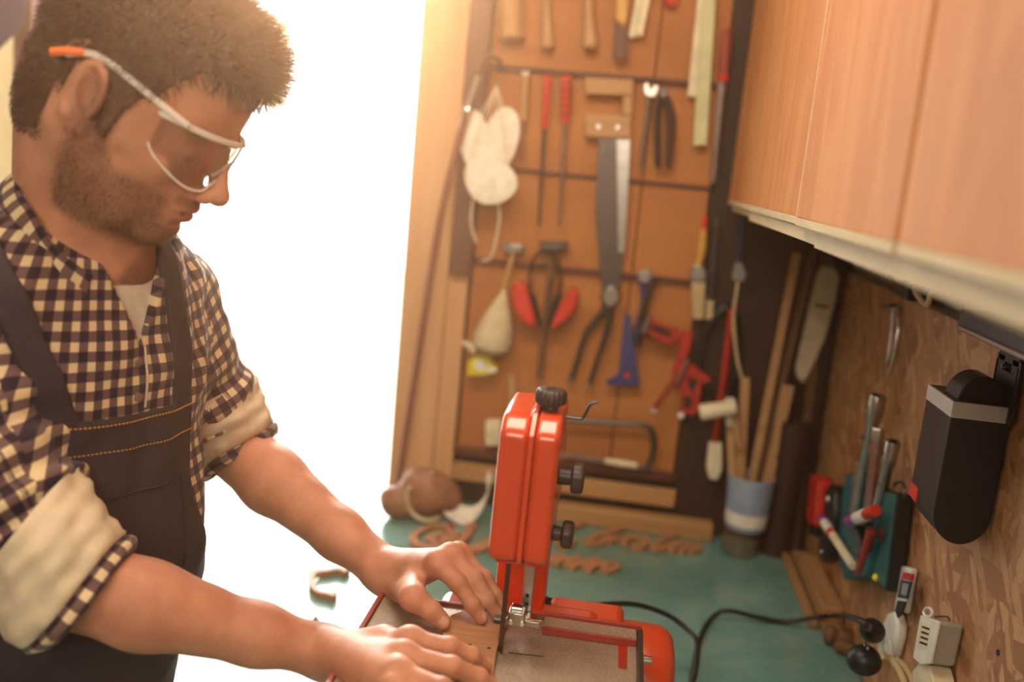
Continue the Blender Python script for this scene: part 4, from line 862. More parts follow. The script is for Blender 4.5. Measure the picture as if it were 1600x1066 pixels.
def surface_nets(F, lo, h):
    S=F<0
    c=np.zeros(tuple(np.array(F.shape)-1),np.uint8)
    nx,ny,nz=F.shape
    for i in (0,1):
        for j in (0,1):
            for k in (0,1): c+=S[i:nx-1+i,j:ny-1+j,k:nz-1+k]
    act=(c>0)&(c<8); idx=np.argwhere(act)
    num=np.full(act.shape,-1,np.int32); num[act]=np.arange(len(idx),dtype=np.int32)
    acc=np.zeros((len(idx),3),np.float32); cnt=np.zeros(len(idx),np.float32)
    cv={}
    for i in (0,1):
        for j in (0,1):
            for k in (0,1): cv[i,j,k]=F[idx[:,0]+i,idx[:,1]+j,idx[:,2]+k]
    for ax in range(3):
        o=[t for t in range(3) if t!=ax]
        for p in (0,1):
            for q in (0,1):
                a=[0,0,0];b=[0,0,0];a[o[0]]=b[o[0]]=p;a[o[1]]=b[o[1]]=q;b[ax]=1
                A=cv[tuple(a)];B=cv[tuple(b)];m=(A<0)!=(B<0)
                t=np.where(m,A/np.where(m,A-B,1),0)
                v=np.array(a,np.float32)[None,:].repeat(len(idx),0); v[:,ax]+=t
                acc+=v*m[:,None];cnt+=m
    V=(idx+acc/cnt[:,None])*h+lo
    Q=[]
    for ax in range(3):
        o=[t for t in range(3) if t!=ax]
        sl0=[slice(None)]*3;sl1=[slice(None)]*3;sl0[ax]=slice(0,-1);sl1[ax]=slice(1,None)
        m=S[tuple(sl0)]!=S[tuple(sl1)]
        for t in o:
            e=[slice(None)]*3;e[t]=slice(0,1);m[tuple(e)]=False;e[t]=slice(-1,None);m[tuple(e)]=False
        E=np.argwhere(m)
        def cell(d0,d1):
            I=E.copy();I[:,o[0]]-=d0;I[:,o[1]]-=d1;return num[I[:,0],I[:,1],I[:,2]]
        q=np.stack([cell(1,1),cell(0,1),cell(0,0),cell(1,0)],1)
        inside=S[E[:,0],E[:,1],E[:,2]]
        flip=inside if ax!=1 else ~inside
        q[~flip]=q[~flip][:,::-1]
        Q.append(q)
    Q=np.concatenate(Q);Q=Q[(Q>=0).all(1)]
    return V,Q

def np_mesh(name,V,Q,mats,parent=None,smooth=True,uv=None,col=None):
    me=bpy.data.meshes.new(name)
    me.vertices.add(len(V));me.vertices.foreach_set('co',np.ascontiguousarray(V,np.float32).ravel())
    n=Q.shape[1];me.loops.add(len(Q)*n);me.loops.foreach_set('vertex_index',np.ascontiguousarray(Q,np.int32).ravel())
    me.polygons.add(len(Q));me.polygons.foreach_set('loop_start',np.arange(0,len(Q)*n,n,dtype=np.int32))
    me.update(calc_edges=True)
    me.polygons.foreach_set('use_smooth',np.full(len(Q),smooth))
    if uv is not None:
        l=me.uv_layers.new(name='UVMap');l.data.foreach_set('uv',np.ascontiguousarray(uv,np.float32).ravel())
    if col is not None:
        a=me.color_attributes.new('tone','FLOAT_COLOR','POINT');a.data.foreach_set('color',np.ascontiguousarray(col,np.float32).ravel())
    me.materials.append(mats); me.validate()
    o=bpy.data.objects.new(name,me);COL.objects.link(o)
    if parent: o.parent=parent; o.location=-np.array(parent.location) if parent.type=='EMPTY' else (0,0,0)
    return o

def rotz(a): c,s=math.cos(a),math.sin(a);return np.array([[c,-s,0],[s,c,0],[0,0,1]])
def roty(a): c,s=math.cos(a),math.sin(a);return np.array([[c,0,s],[0,1,0],[-s,0,c]])
HT=np.array([-.519,.962,1.712]);HR=rotz(math.radians(4.6))@roty(math.radians(27));HS=1.05
def hp(x,y,z): return HT+HR@(np.array([x,y,z],float)*HS)
TR=rotz(math.radians(-22))@roty(math.radians(7))
TC=np.array([-.608,1.005,1.40])      # chest centre
def tp(x,y,z): return TC+TR@np.array([x,y,z],float)
SH_L=np.array([-.592,1.165,1.475]);SH_R=np.array([-.695,.845,1.475])
EL_L=np.array([-.512,1.245,1.262]);EL_R=np.array([-.515,.85,1.232])
WR_L=aty(603,893,1.115);WR_R=aty(505,1018,.95)

def smoothnoise(X,Y,Z,seed,f):
    r=np.random.RandomState(seed);o=0
    for i in range(5):
        d=r.normal(size=3);d/=np.linalg.norm(d);ff=f*(.7+.8*r.rand());w=r.normal(size=3);w/=np.linalg.norm(w)
        o=o+np.sin(ff*(d[0]*X+d[1]*Y+d[2]*Z)+r.rand()*6.3+1.6*np.sin(ff*.45*(w[0]*X+w[1]*Y+w[2]*Z)+r.rand()*6))
    return o/3.

def torso(Fd,g,arms=True):
    k=.05
    Fd.ell(tp(-.01,0,.0),np.array([.105,.165,.20])+g,TR,k)
    Fd.ell(tp(.000,.005,-.20),np.array([.130,.162,.20])+g,TR,k)
    Fd.ell(tp(-.02,0,-.40),np.array([.125,.165,.17])+g,TR,k)
    Fd.cone(tp(-.02,0,.13),.062+g,(SH_L+tp(-.02,0,.12))/2+[0,0,.01],.050+g,k)
    Fd.cone(tp(-.02,0,.13),.062+g,(SH_R+tp(-.02,0,.12))/2+[0,0,.01],.050+g,k)
    Fd.cone((SH_L+tp(-.02,0,.12))/2,.054+g,SH_L,.056+g,k)
    Fd.cone((SH_R+tp(-.02,0,.12))/2,.054+g,SH_R,.056+g,k)
    if arms:
        for S,E in ((SH_L,EL_L),(SH_R,EL_R)): Fd.cone(S,.056+g,E,.040+g*1.2,.03)

def finger(Fd,pts,r,k=.006):
    # pts: knuckle, middle joint, end joint, tip
    for i in range(len(pts)-1):
        Fd.cone(pts[i],r[i],pts[i+1],r[i+1],.003 if i else k)
    for i in (1,2):
        if i<len(pts)-1: Fd.cone(pts[i],r[i]*1.06,pts[i],r[i]*1.06,.004)

def lerp(a,b,t): return np.array(a)*(1-t)+np.array(b)*t

def build_person():
    root=None
    # ---------------- skin: head, neck, trunk core, arms, hands in one surface
    F=Field((-.86,.70,1.08),(-.045,1.36,1.90),.0023)
    s=HS
    def E(c,r,k=.012,op='u',R=HR): F.ell(hp(*c),np.array(r)*s,R,k,op)
    def Cn(a,ra,b,rb,k=.01,op='u'): F.cone(hp(*a),ra*s,hp(*b),rb*s,k,op)
    E((-.008,0,.045),(.097,.075,.082),.02)
    E((.045,0,.052),(.052,.063,.055),.03)
    E((.035,0,-.015),(.054,.062,.075),.03)
    E((.030,0,-.06),(.056,.050,.042),.025)
    for y in (-1,1):
        Cn((.0,y*.052,-.045),.020,(.045,y*.034,-.085),.018,.025)
        E((.058,y*.044,-.018),(.024,.020,.022),.02)
        Cn((.088,y*.012,.022),.0095,(.070,y*.046,.026),.010,.014)
        E((.004,y*.066,.02),(.05,.014,.05),.02)
    E((.070,0,-.092),(.020,.026,.018),.02)
    E((.072,0,-.056),(.026,.032,.030),.02)
    for y in (-1,1): E((.098,y*.033,.002),(.017,.017,.013),.014,'s')
    for y in (-1,1): E((.074,y*.032,.000),(.0145,.0175,.0125),.004)
    for y in (-1,1):
        Cn((.0885,y*.020,-.004),.0022,(.082,y*.046,-.003),.0018,.004)   # lowered eyelid edge
    Cn((.090,0,.016),.0085,(.112,0,-.026),.0095,.012)
    E((.1135,0,-.031),(.0115,.0115,.0095),.008)
    for y in (-1,1): E((.104,y*.013,-.036),(.010,.0065,.0075),.006)
    for y in (-1,1): E((.108,y*.0065,-.0435),(.0045,.003,.003),.003,'s')
    E((.092,0,-.056),(.010,.024,.0065),.008)
    E((.0925,0,-.0675),(.0085,.020,.0062),.005)
    E((.100,0,-.0615),(.009,.026,.0013),.003,'s')
    E((.094,0,-.077),(.008,.022,.004),.008,'s')
    E((.074,0,-.087),(.018,.020,.016),.015)
    # ears
    for y in (-1,1):
        Re=HR@rotz(y*math.radians(-18))@roty(math.radians(-12))
        E((-.008,y*.079,.002),(.0185,.0075,.031),.005,'u',Re)
        E((-.005,y*.0885,.005),(.0115,.0095,.0205),.0025,'s',Re)
        for a0 in range(-70,215,15):
            a=math.radians(a0);b=math.radians(a0+15)
            e=lambda t:(-.009+.0165*math.cos(t)*-1,y*(.086-.004*math.cos(t)),.004+.027*math.sin(t))
            Cn(e(a),.0036,e(b),.0036,.003)
        Cn((.002,y*.079,-.006),.0045,(.006,y*.077,-.014),.004,.004)
        E((-.002,y*.078,-.025),(.007,.005,.0075),.004)
        E((.000,y*.083,-.010),(.0045,.006,.005),.003,'s')
    # neck
    nb=tp(.005,0,.165)
    F.cone(hp(-.035,0,-.03),.062,nb,.063,.03)
    F.cone(hp(-.055,0,.0),.055,nb-TR@np.array([.03,0,0]),.060,.03)
    F.cone(hp(-.02,-.062,-.035),.014,nb+TR@np.array([.052,-.018,-.01]),.013,.03)
    F.cone(hp(-.02,.062,-.035),.014,nb+TR@np.array([.052,.018,-.01]),.013,.03)
    torso(F,-.012)
    # forearms
    for (E_,W_,sd) in ((EL_L,WR_L,1),(EL_R,WR_R,-1)):
        F.cone(E_,.041,lerp(E_,W_,.28),.0425,.02)
        F.cone(lerp(E_,W_,.28),.0425,lerp(E_,W_,.72),.031,.02)
        F.cone(lerp(E_,W_,.72),.030,W_,.0265,.02)
        d=W_-E_;d/=np.linalg.norm(d);side=np.cross(d,[0,0,1]);side/=np.linalg.norm(side)
        F.cone(W_+side*.008,.0205,W_-side*.008,.0205,.02)
        F.cone(W_+side*.020-d*.008+[0,0,.006],.009,W_+side*.020-d*.008,.009,.014)
        F.cone(lerp(E_,W_,.15)+[0,0,.014],.030,lerp(E_,W_,.5)+[0,0,.010],.020,.02)
    # left hand (far one), fingertips pressing the board
    zt=1.1655
    T=lambda x,y,z:atz(x,y,z)
    mc=[T(684,880,1.222),T(704,869,1.226),T(716,867,1.219),T(722,872,1.207)]
    pip=[T(716,912,1.207),T(742,905,1.209),T(757,905,1.201),T(757,914,1.190)]
    dip=[T(738,945,1.187),T(762,938,1.189),T(773,931,1.185),T(772,929,1.179)]
    tip=[T(752,966,zt+.0075),T(776,960,zt+.0075),T(785,950,zt+.0075),T(782,942,zt+.007)]
    rr=[(.0125,.0100,.0088,.0078),(.0125,.0102,.0090,.0078),(.012,.0095,.0085,.0075),(.011,.0085,.0075,.0068)]
    for i in range(4): finger(F,[mc[i],pip[i],dip[i],tip[i]],rr[i])
    for i in range(4): F.cone(lerp(WR_L,mc[i],.12),.019,mc[i]-[0,0,.001],.0120,.014)
    for i in range(4): F.cone(mc[i]+[0,0,.003],.0105,mc[i]+[0,0,.003],.0105,.010)
    F.cone(WR_L+[.012,-.01,-.004],.021,lerp(mc[1],mc[2],.5)-[.02,0,.018],.012,.015)
    th=[WR_L+np.array([.020,-.020,-.010]),T(645,934,1.197),T(674,955,1.186),T(692,972,zt+.0095)]
    F.cone(th[0],.017,th[1],.0128,.014);F.cone(th[1],.0128,th[2],.0112,.006);F.cone(th[2],.0122,th[3],.0095,.004)
    F.cone(th[1],.009,lerp(mc[0],WR_L,.40)-[0,0,.004],.013,.018)
    THL=th
    # right hand (near one), flat on the board
    m2=[T(640,1003,1.196),T(630,1026,1.199),T(622,1052,1.196),T(618,1078,1.190)]
    p2=[T(702,1012,1.199),T(706,1043,1.201),T(690,1076,1.199),T(668,1106,1.191)]
    d2=[T(736,1026,1.188),T(748,1060,1.188),T(730,1097,1.187),T(700,1124,1.183)]
    t2=[T(758,1041,zt+.0075),T(776,1078,zt+.0075),T(757,1113,zt+.0075),T(724,1137,zt+.0075)]
    for i in range(4): finger(F,[m2[i],p2[i],d2[i],t2[i]],[x*1.02 for x in rr[i]])
    for i in range(4): F.cone(lerp(WR_R,m2[i],.12),.019,m2[i],.0125,.014)
    for i in range(4): F.cone(m2[i]+[0,0,.0025],.011,m2[i]+[0,0,.0025],.011,.010)
    F.cone(WR_R+[.01,-.005,-.004],.021,lerp(m2[1],m2[2],.5)-[.02,0,.012],.013,.015)
    t3=[WR_R+np.array([.018,.022,-.008]),T(600,1000,1.183),T(650,1008,1.176),T(688,1013,zt+.009)]
    F.cone(t3[0],.017,t3[1],.014,.014);F.cone(t3[1],.0135,t3[2],.0112,.006);F.cone(t3[2],.0115,t3[3],.009,.004)
    # finger nails as slight insets are drawn by the skin tone attribute
    V,Q=surface_nets(F.F,F.lo,F.h); del F
    L=(V-HT)@HR/HS     # head-local
    x,y,z=L[:,0],L[:,1],L[:,2]
    near=(np.abs(L)<.16).all(1)
    def sm(a,b,v): t=np.clip((v-a)/(b-a),0,1);return t*t*(3-2*t)
    r=np.random.RandomState(3)
    nz=smoothnoise(V[:,0],V[:,1],V[:,2],5,260.)*.5
    beard=near*sm(-.038,-.056,z-(.035-np.clip(x,-.02,.035))*1.05+.003*nz)*sm(-.022,.0,x+.004*nz)*sm(-.125,-.105,z)
    beard=np.maximum(beard*(1-sm(.078,.09,x)*sm(-.088,-.078,z)), near*sm(.084,.092,x)*sm(-.0515,-.0475,z*-1-.0) *0)
    mous=near*sm(.084,.09,x)*sm(-.056,-.050,z)*(1-sm(-.046,-.042,z))*sm(.034,.026,np.abs(y))
    chin=near*sm(.066,.075,x)*sm(-.076,-.082,z)
    beard=np.clip(np.maximum(np.maximum(beard,mous*.9),chin),0,1)
    side=near*sm(-.012,.0,x)*(1-sm(.018,.03,x))*sm(-.05,-.03,z)*(1-sm(.02,.03,z))*sm(.05,.06,np.abs(y)); beard=np.maximum(beard,side*.85)
    lips=near*sm(.088,.093,x)*(1-sm(.0,1,((z+.0615)/.0105)**2*.6+(y/.025)**2*.6))
    brow=near*sm(.066,.075,x)*np.exp(-((z-(.0235-.10*np.clip(np.abs(y)-.03,0,1)))/.0045)**2)*sm(.008,.014,np.abs(y))*sm(.056,.048,np.abs(y))
    nail=np.zeros(len(V))
    for tp_,dp_,rad in [(tip[i],dip[i],.0065) for i in range(4)]+[(t2[i],d2[i],.0065) for i in range(4)]+[(THL[3],THL[2],.008)]:
        d=tp_-dp_;d/=np.linalg.norm(d);up=np.array([0,0,1.])-d*d[2];up/=np.linalg.norm(up)
        if tp_ is THL[3]: up=np.cross(d,[0,0,1.]);up=up/np.linalg.norm(up)*.8+np.array([0,0,.6]);up-=d*(up@d);up/=np.linalg.norm(up)
        c=tp_+up*rad
        q=V-c;a=q@d;b=q@np.cross(up,d);e=q@up
        nail=np.maximum(nail,((a/.0062)**4+(b/.0052)**4<1)*(e>-.004)*(np.abs(e)<.008))
    hair=near*sm(.0,1,0*z)
    col=np.stack([beard,np.maximum(lips*.7,brow*0),nail,brow],1)
    skin=np_mesh('person',V,Q,M['skin'],None,True,None,col)
    # ---------------- hair cap
    H=Field(HT-.16,HT+.17,.0026)
    def fh(X,Y,Z):
        l=[(HR[0,i]*(X-HT[0])+HR[1,i]*(Y-HT[1])+HR[2,i]*(Z-HT[2]))/HS for i in range(3)]
        x,y,z=l
        def el(c,r):
            a=[(l[i]-c[i]) for i in range(3)]
            k0=np.sqrt(sum((a[i]/r[i])**2 for i in range(3)));k1=np.sqrt(sum((a[i]/r[i]**2)**2 for i in range(3)));return k0*(k0-1)/np.maximum(k1,1e-5)
        top=np.clip((z-.03)/.09,0,1)
        ya=np.abs(y)
        d=np.minimum(el((-.008,0,.045),(.099,.077,.084)),el((.045,0,.055),(.054,.065,.056)))
        d=np.minimum(d,el((-.036,0,-.014),(.066,.066,.070)))
        tb=[x-.006,ya-.067,z-.022];k0=np.sqrt((tb[0]/.050)**2+(tb[1]/.014)**2+(tb[2]/.052)**2);k1=np.sqrt((tb[0]/.05**2)**2+(tb[1]/.014**2)**2+(tb[2]/.052**2)**2);d=np.minimum(d,k0*(k0-1)/np.maximum(k1,1e-5))
        d=d-(.0035+.013*top*top+.006*np.clip((x-.03)/.06,0,1)*top)-.0016*smoothnoise(X,Y,Z,11,170.)
        d=np.minimum(d,el((-.045,0,.012),(.058,.070,.052))-.004)
        # hairline
        wob=.003*np.sin(x*260+y*90)
        zl=np.interp(x,[-.12,-.040,-.036,-.031,-.006,.001,.004,.020,.026,.040,.055],[-.078,-.082,-.060,.028,.030,.0,-.022,-.022,.006,.030,.040])+wob
        fr=.078+.06*(x-.09)  # front
        zz=np.where(x>.048,.040+.034*np.clip((x-.048)/.016,0,1)+wob*.5,zl)
        # round the ear
        ear=np.sqrt(((x+.009)/.021)**2+((z-.001)/.033)**2)*.021-.021
        c=np.maximum((zz-z)*.6, -ear*(np.abs(y)>.045)-1.0*(np.abs(y)<=.045))
        return np.maximum(d,c)*HS
    H.F[:]=fh(*H.coords(np.zeros(3,int),H.n))
    Vh,Qh=surface_nets(H.F,H.lo,H.h)
    cap=np_mesh('hair',Vh,Qh,M['hair'],skin)
    # strands: thin tapered tufts along the cap
    me=cap.data;nrm=np.zeros((len(Vh),3),np.float32);me.vertices.foreach_get('normal',nrm.ravel()) if False else None
    nrm=np.array([v.normal[:] for v in me.vertices],np.float32)
    Lh=(Vh-HT)@HR/HS
    ok=np.where(((Lh[:,0]/.1)**2+(Lh[:,1]/.08)**2+((Lh[:,2]-.045)/.085)**2>1.0))[0]
    N=26000;pick=ok[r.randint(0,len(ok),N)]
    P=Vh[pick];Nn=nrm[pick];Lp=Lh[pick]
    topw=np.clip((Lp[:,2]-.02)/.09,0,1)[:,None];frw=np.clip((Lp[:,0]-.02)/.06,0,1)[:,None]
    flow=(HR@np.array([.6,0,.1]))[None,:]*topw+(HR@np.array([-.3,0,-1.]))[None,:]*(1-topw)
    d=Nn*(.35+.5*topw+.5*frw*topw)+flow*.9+r.normal(size=(N,3))*.22;d/=np.linalg.norm(d,axis=1)[:,None]
    ln=(.006+.016*topw+.006*frw*topw)*(.6+.8*r.rand(N,1))
    w=np.cross(d,Nn+r.normal(size=(N,3))*.5);w/=np.linalg.norm(w,axis=1)[:,None]+1e-6;w*=.00042
    A=P-Nn*.0008-w;B=P-Nn*.0008+w;mid=P+d*ln*.55+Nn*ln*.12;c1=mid-w*.7;c2=mid+w*.7;tp2=P+d*ln
    VV=np.stack([A,B,c2,c1,tp2],1).reshape(-1,3);b=np.arange(N)*5
    Q1=np.stack([b,b+1,b+2,b+3],1);Q2=np.stack([b+3,b+2,b+4,b+4],1)
    T3=np.concatenate([np.stack([b,b+1,b+2],1),np.stack([b,b+2,b+3],1),np.stack([b+3,b+2,b+4],1)])
    st=np_mesh('hair_strand',VV,T3,M['hair'],skin);st['kind']='stuff'
    # beard stubble + eyebrows as fine short strands
    nS=np.array([v.normal[:] for v in skin.data.vertices],np.float32)
    for nm,wgt,N,l0,wd in (('beard_stubble',np.where(beard>.25,beard,0),15000,.0032,.00017),('eyebrow',np.where(brow>.3,brow,0),1500,.008,.00028)):
        pr=wgt/wgt.sum();pick=r.choice(len(V),N,p=pr);P=V[pick]+r.normal(size=(N,3))*.0008;Nn=nS[pick]
        fl=HR@np.array([.2,0,-1.]) if nm[0]=='b' else HR@np.array([-.8,-.0,.15])
        d=Nn*(.7 if nm[0]=='b' else .35)+fl*.8+r.normal(size=(N,3))*.25;d/=np.linalg.norm(d,axis=1)[:,None]
        ln=l0*(.5+r.rand(N,1));w=np.cross(d,Nn+.3);w/=np.linalg.norm(w,axis=1)[:,None]+1e-6;w*=wd
        VV=np.stack([P-w-Nn*.0008,P+w-Nn*.0008,P+d*ln],1).reshape(-1,3);b=np.arange(N)*3
        o=np_mesh(nm,VV,np.stack([b,b+1,b+2],1),M['hair'],skin);o['kind']='stuff'
    # ---------------- garments
    h=.0034
    lo=(-.90,.70,.86);hi=(-.36,1.40,1.64)
    T0=Field(lo,hi,h);torso(T0,0.0,False)
    a0=np.zeros(3,int)
    X,Y,Z=T0.coords(a0,T0.n)
    nv=TR@np.array([math.sin(math.radians(28)),0,math.cos(math.radians(28))])
    npt=tp(.02,0,.175)
    cut=(X-npt[0])*nv[0]+(Y-npt[1])*nv[1]+(Z-npt[2])*nv[2]
    tx=(X-TC[0])*TR[0,0]+(Y-TC[1])*TR[1,0]+(Z-TC[2])*TR[2,0]
    ty=(X-TC[0])*TR[0,1]+(Y-TC[1])*TR[1,1]+(Z-TC[2])*TR[2,1]
    tz=(X-TC[0])*TR[0,2]+(Y-TC[1])*TR[1,2]+(Z-TC[2])*TR[2,2]
    def smax(a,b,k): q=np.maximum(k-np.abs(a-b),0)/k;return np.maximum(a,b)+q*q*k*.25
    tee=smax(T0.F-.004,cut-.000,.006)
    tee=np.maximum(tee,-(tz-.02))
    Vt,Qt=surface_nets(tee,T0.lo,h);np_mesh('undershirt',Vt,Qt,M['tee'],skin)
    A0=Field(lo,hi,h);A0.F[:]=T0.F
    for S,E_ in ((SH_L,EL_L),(SH_R,EL_R)):
        A0.cone(S,.056,lerp(S,E_,.80),.050,.03)
    wr=.0036*smoothnoise(X,Y,Z*.8,21,50.)+.0026*smoothnoise(X,Y,Z,22,105.)+.0016*np.abs(smoothnoise(X,Y,Z,23,75.))
    # drag folds fanning out of the arm pits and sleeve creases
    fold=0
    for S,E_,ph in ((SH_L,EL_L,.3),(SH_R,EL_R,1.7)):
        d=E_-S;L_=np.linalg.norm(d);d=d/L_
        t=(X-S[0])*d[0]+(Y-S[1])*d[1]+(Z-S[2])*d[2]
        rad=np.sqrt(np.maximum((X-S[0])**2+(Y-S[1])**2+(Z-S[2])**2-t*t,0))
        msk=np.clip(1-np.maximum(rad-.07,0)/.03,0,1)*np.clip((t-.03)/.05,0,1)
        fold=fold+msk*(.0052*np.sin(t*150+ph+2.2*np.sin(tx*30+ph)+1.5*np.sin(tz*24)))*(.45+.55*np.clip((t-.1)/.1,0,1))
    sh=A0.F-.014+wr+fold-.004*np.clip((-tz-.1)/.2,0,1)
    # open neck: V cut
    vw=np.abs(ty-.004+.1*np.clip(.17-tz,0,.2)*0)-np.clip((tz-.068)*.42,-.002,.075)
    wedge=np.maximum(vw,-(tx-.02))
    shirt=smax(sh,cut-.012,.004); shirt=np.maximum(shirt,np.minimum(1,-wedge)*1.0)
    shirt=np.maximum(shirt,-(A0.F+.008))
    for S,E_ in ((SH_L,EL_L),(SH_R,EL_R)):
        d=E_-S;L_=np.linalg.norm(d);d=d/L_;t=(X-S[0])*d[0]+(Y-S[1])*d[1]+(Z-S[2])*d[2]
        rad=np.sqrt(np.maximum((X-S[0])**2+(Y-S[1])**2+(Z-S[2])**2-t*t,0))
        shirt=np.where(rad<.085,np.maximum(shirt,t-L_*.76),shirt)
    Vs,Qs=surface_nets(shirt,T0.lo,h)
    # cloth coordinates: torso wraps round, sleeves wrap round each arm, set per face so the seams stay crisp
    cen=Vs[Qs].mean(1)
    def tuv(P):
        l=(P-TC)@TR;th=np.arctan2(l[...,1],l[...,0]+.02);return np.stack([th*.15,l[...,2]],-1)
    def suv(P,S,E_,ref):
        d=(E_-S)/np.linalg.norm(E_-S);a=ref-d*(ref@d);a/=np.linalg.norm(a);b=np.cross(d,a);q=P-S
        return np.stack([np.arctan2(q@b,q@a)*.060,q@d],-1)
    UV=tuv(Vs[Qs])
    for S,E_,sg in ((SH_L,EL_L,1),(SH_R,EL_R,-1)):
        d=(E_-S)/np.linalg.norm(E_-S);l=(cen-S);t=l@d
        rad=np.linalg.norm(l-t[:,None]*d,axis=1);out=(l@TR[:,1])*sg
        m=(rad<.085)&((t>.045)|(out>.0))&(out>-.035)
        ref=np.array([1.,-.9,.4]) *-1
        UV[m]=suv(Vs[Qs][m],S,E_,ref)
    so=np_mesh('checked_shirt',Vs,Qs,M['gingham'],skin,True,UV.reshape(-1,2))
    # overalls: bib, straps, skirt of the bib
    loose=.006*np.clip((-tz-.10)/.15,0,1)
    OV=A0.F*0+T0.F-.0195+.6*wr-loose
    bibtop=-.115+.10*0*ty
    bib=np.maximum(np.maximum(np.abs(ty+.008)-.094-np.clip(-tz-.12,0,1)*.55,tz-.0),-tx+.0)
    waist=np.maximum(tz+.30,-1)
    strap=[]
    for sg in (-1,1):
        c=(-.086-.33*np.clip(tz,0,.15)) if sg<0 else (.068-.10*np.clip(tz,0,.15))
        strap.append(np.maximum(np.maximum(np.abs(ty-c)-.0175,-(tz+.02)),-tx-.12))
    reg=np.minimum(np.minimum(bib,waist),np.minimum(*strap))
    ov=np.maximum(smax(OV,reg,.004),-(T0.F-.0115))
    Vo,Qo=surface_nets(ov,T0.lo,h)
    co=Vo[Qo].mean(1);lo_=(co-TC)@TR
    isst=(lo_[:,2]>.004)
    def sub(Q,m,V):
        Qm=Q[m];u,inv=np.unique(Qm,return_inverse=True);return V[u],inv.reshape(Qm.shape)
    v,q=sub(Qo,~isst,Vo);bibo=np_mesh('bib_overalls',v,q,M['overall'],skin)
    for sg in (-1,1):
        v,q=sub(Qo,isst&(lo_[:,1]*sg>0),Vo);np_mesh('shoulder_strap',v,q,M['overall'],bibo)
    # stitch lines lie on the bib surface
    from mathutils.bvhtree import BVHTree
    bv=BVHTree.FromPolygons([tuple(p) for p in v0(bibo)],[tuple(p.vertices) for p in bibo.data.polygons])
    def onbib(y,z):
        o=tp(.4,y,z);d=TR@np.array([-1.,0,0]);hit=bv.ray_cast(Vector(o),Vector(d))
        return np.array(hit[0])-d*.0008 if hit[0] else None
    def stitch(pts,name,mat,r=.0006,dash=True):
        mb=MB();P=[onbib(*p) for p in pts]
        for i in range(len(P)-1):
            if P[i] is None or P[i+1] is None or (dash and i%2): continue
            mb.tube([P[i],P[i+1]],r,5)
        mb.build(name,mat,bibo)
    ys=np.linspace(-.098,.082,80);stitch([(y,-.006) for y in ys],'stitching',M['thread'],.0009)
    stitch([(y,-.036) for y in ys],'stitching',M['thread'],.0007)
    for sg in (-.004,.004): stitch([(sg*1.0-.075+.001*0,z) for z in np.linspace(-.085,-.20,50)],'stitching',M['thread_dark'],.0006)
    pk=[(-.066,-.22),(-.066,-.085),(.062,-.085),(.062,-.22)]
    pts=[]
    for a,b in zip(pk[:-1],pk[1:]):
        for t in np.linspace(0,1,40,endpoint=False): pts.append((a[0]*(1-t)+b[0]*t,a[1]*(1-t)+b[1]*t))
    stitch(pts,'pocket_seam',M['overall_edge'],.0016,False)
    # rim light along the placket edge, built as a pale cord; buttons
    bs=BVHTree.FromPolygons([tuple(p) for p in v0(so)],[tuple(p.vertices) for p in so.data.polygons])
    def onsh(y,z,e=.0006):
        o=tp(.4,y,z);d=TR@np.array([-1.,0,0]);hit=bs.ray_cast(Vector(o),Vector(d));return (np.array(hit[0])-d*e,np.array(hit[1])) if hit[0] else None
    mb=MB();P=[onsh(.010,z) for z in np.linspace(.072,.004,14)];mb.tube([p[0] for p in P if p is not None],.0013,6);mb.build('placket_rim_light',M['cuff'],so)
    for z in (.056,.018):
        p=onsh(-.002,z,.001)
        if p: mb=MB();mb.cyl(p[0],p[0]+p[1]*.0022,.0052,.0048,16);mb.build('button',M['button'],so)
    # collar: standing band folded outward into two wings
    def collar(mat):
        rings=[];n=56
        prof=[(.000,-.012),(.004,.016),(.010,.026),(.018,.014),(.026,-.010),(.0275,-.022),(.0245,-.0215),(.0165,.006),(.0095,.018)]
        ax=nv;e1=TR@np.array([math.cos(math.radians(28)),0,-math.sin(math.radians(28))]);e2=TR[:,1]
        V_=[];Q_=[];uv=[]
        for i in range(n+1):
            a=math.radians(34)+ (math.radians(326)-math.radians(34))*i/n
            fr=max(0,math.cos(a));wing=1+1.15*fr**2
            for j,(o,hh) in enumerate(prof):
                R0=.0735+o*(1+.25*fr);
                hz=hh if hh>0 else hh*wing
                p=npt-TR@np.array([.014,0,0])+(e1*math.cos(a)*(R0+.004)+e2*math.sin(a)*R0)+ax*(hz+.012-.030*fr+.0015*math.sin(a*9+j))
                V_.append(p);
        m=len(prof)
        for i in range(n):
            for j in range(m):
                j2=(j+1)%m;Q_.append((i*m+j,i*m+j2,(i+1)*m+j2,(i+1)*m+j))
                uv+=[(i*.0082,j*.012),(i*.0082,(j+1)*.012),((i+1)*.0082,(j+1)*.012),((i+1)*.0082,j*.012)]
        o=np_mesh('collar',np.array(V_),np.array(Q_),mat,so,True,np.array(uv))
        o.modifiers.new('s','SUBSURF').render_levels=1
    collar(M['gingham'])
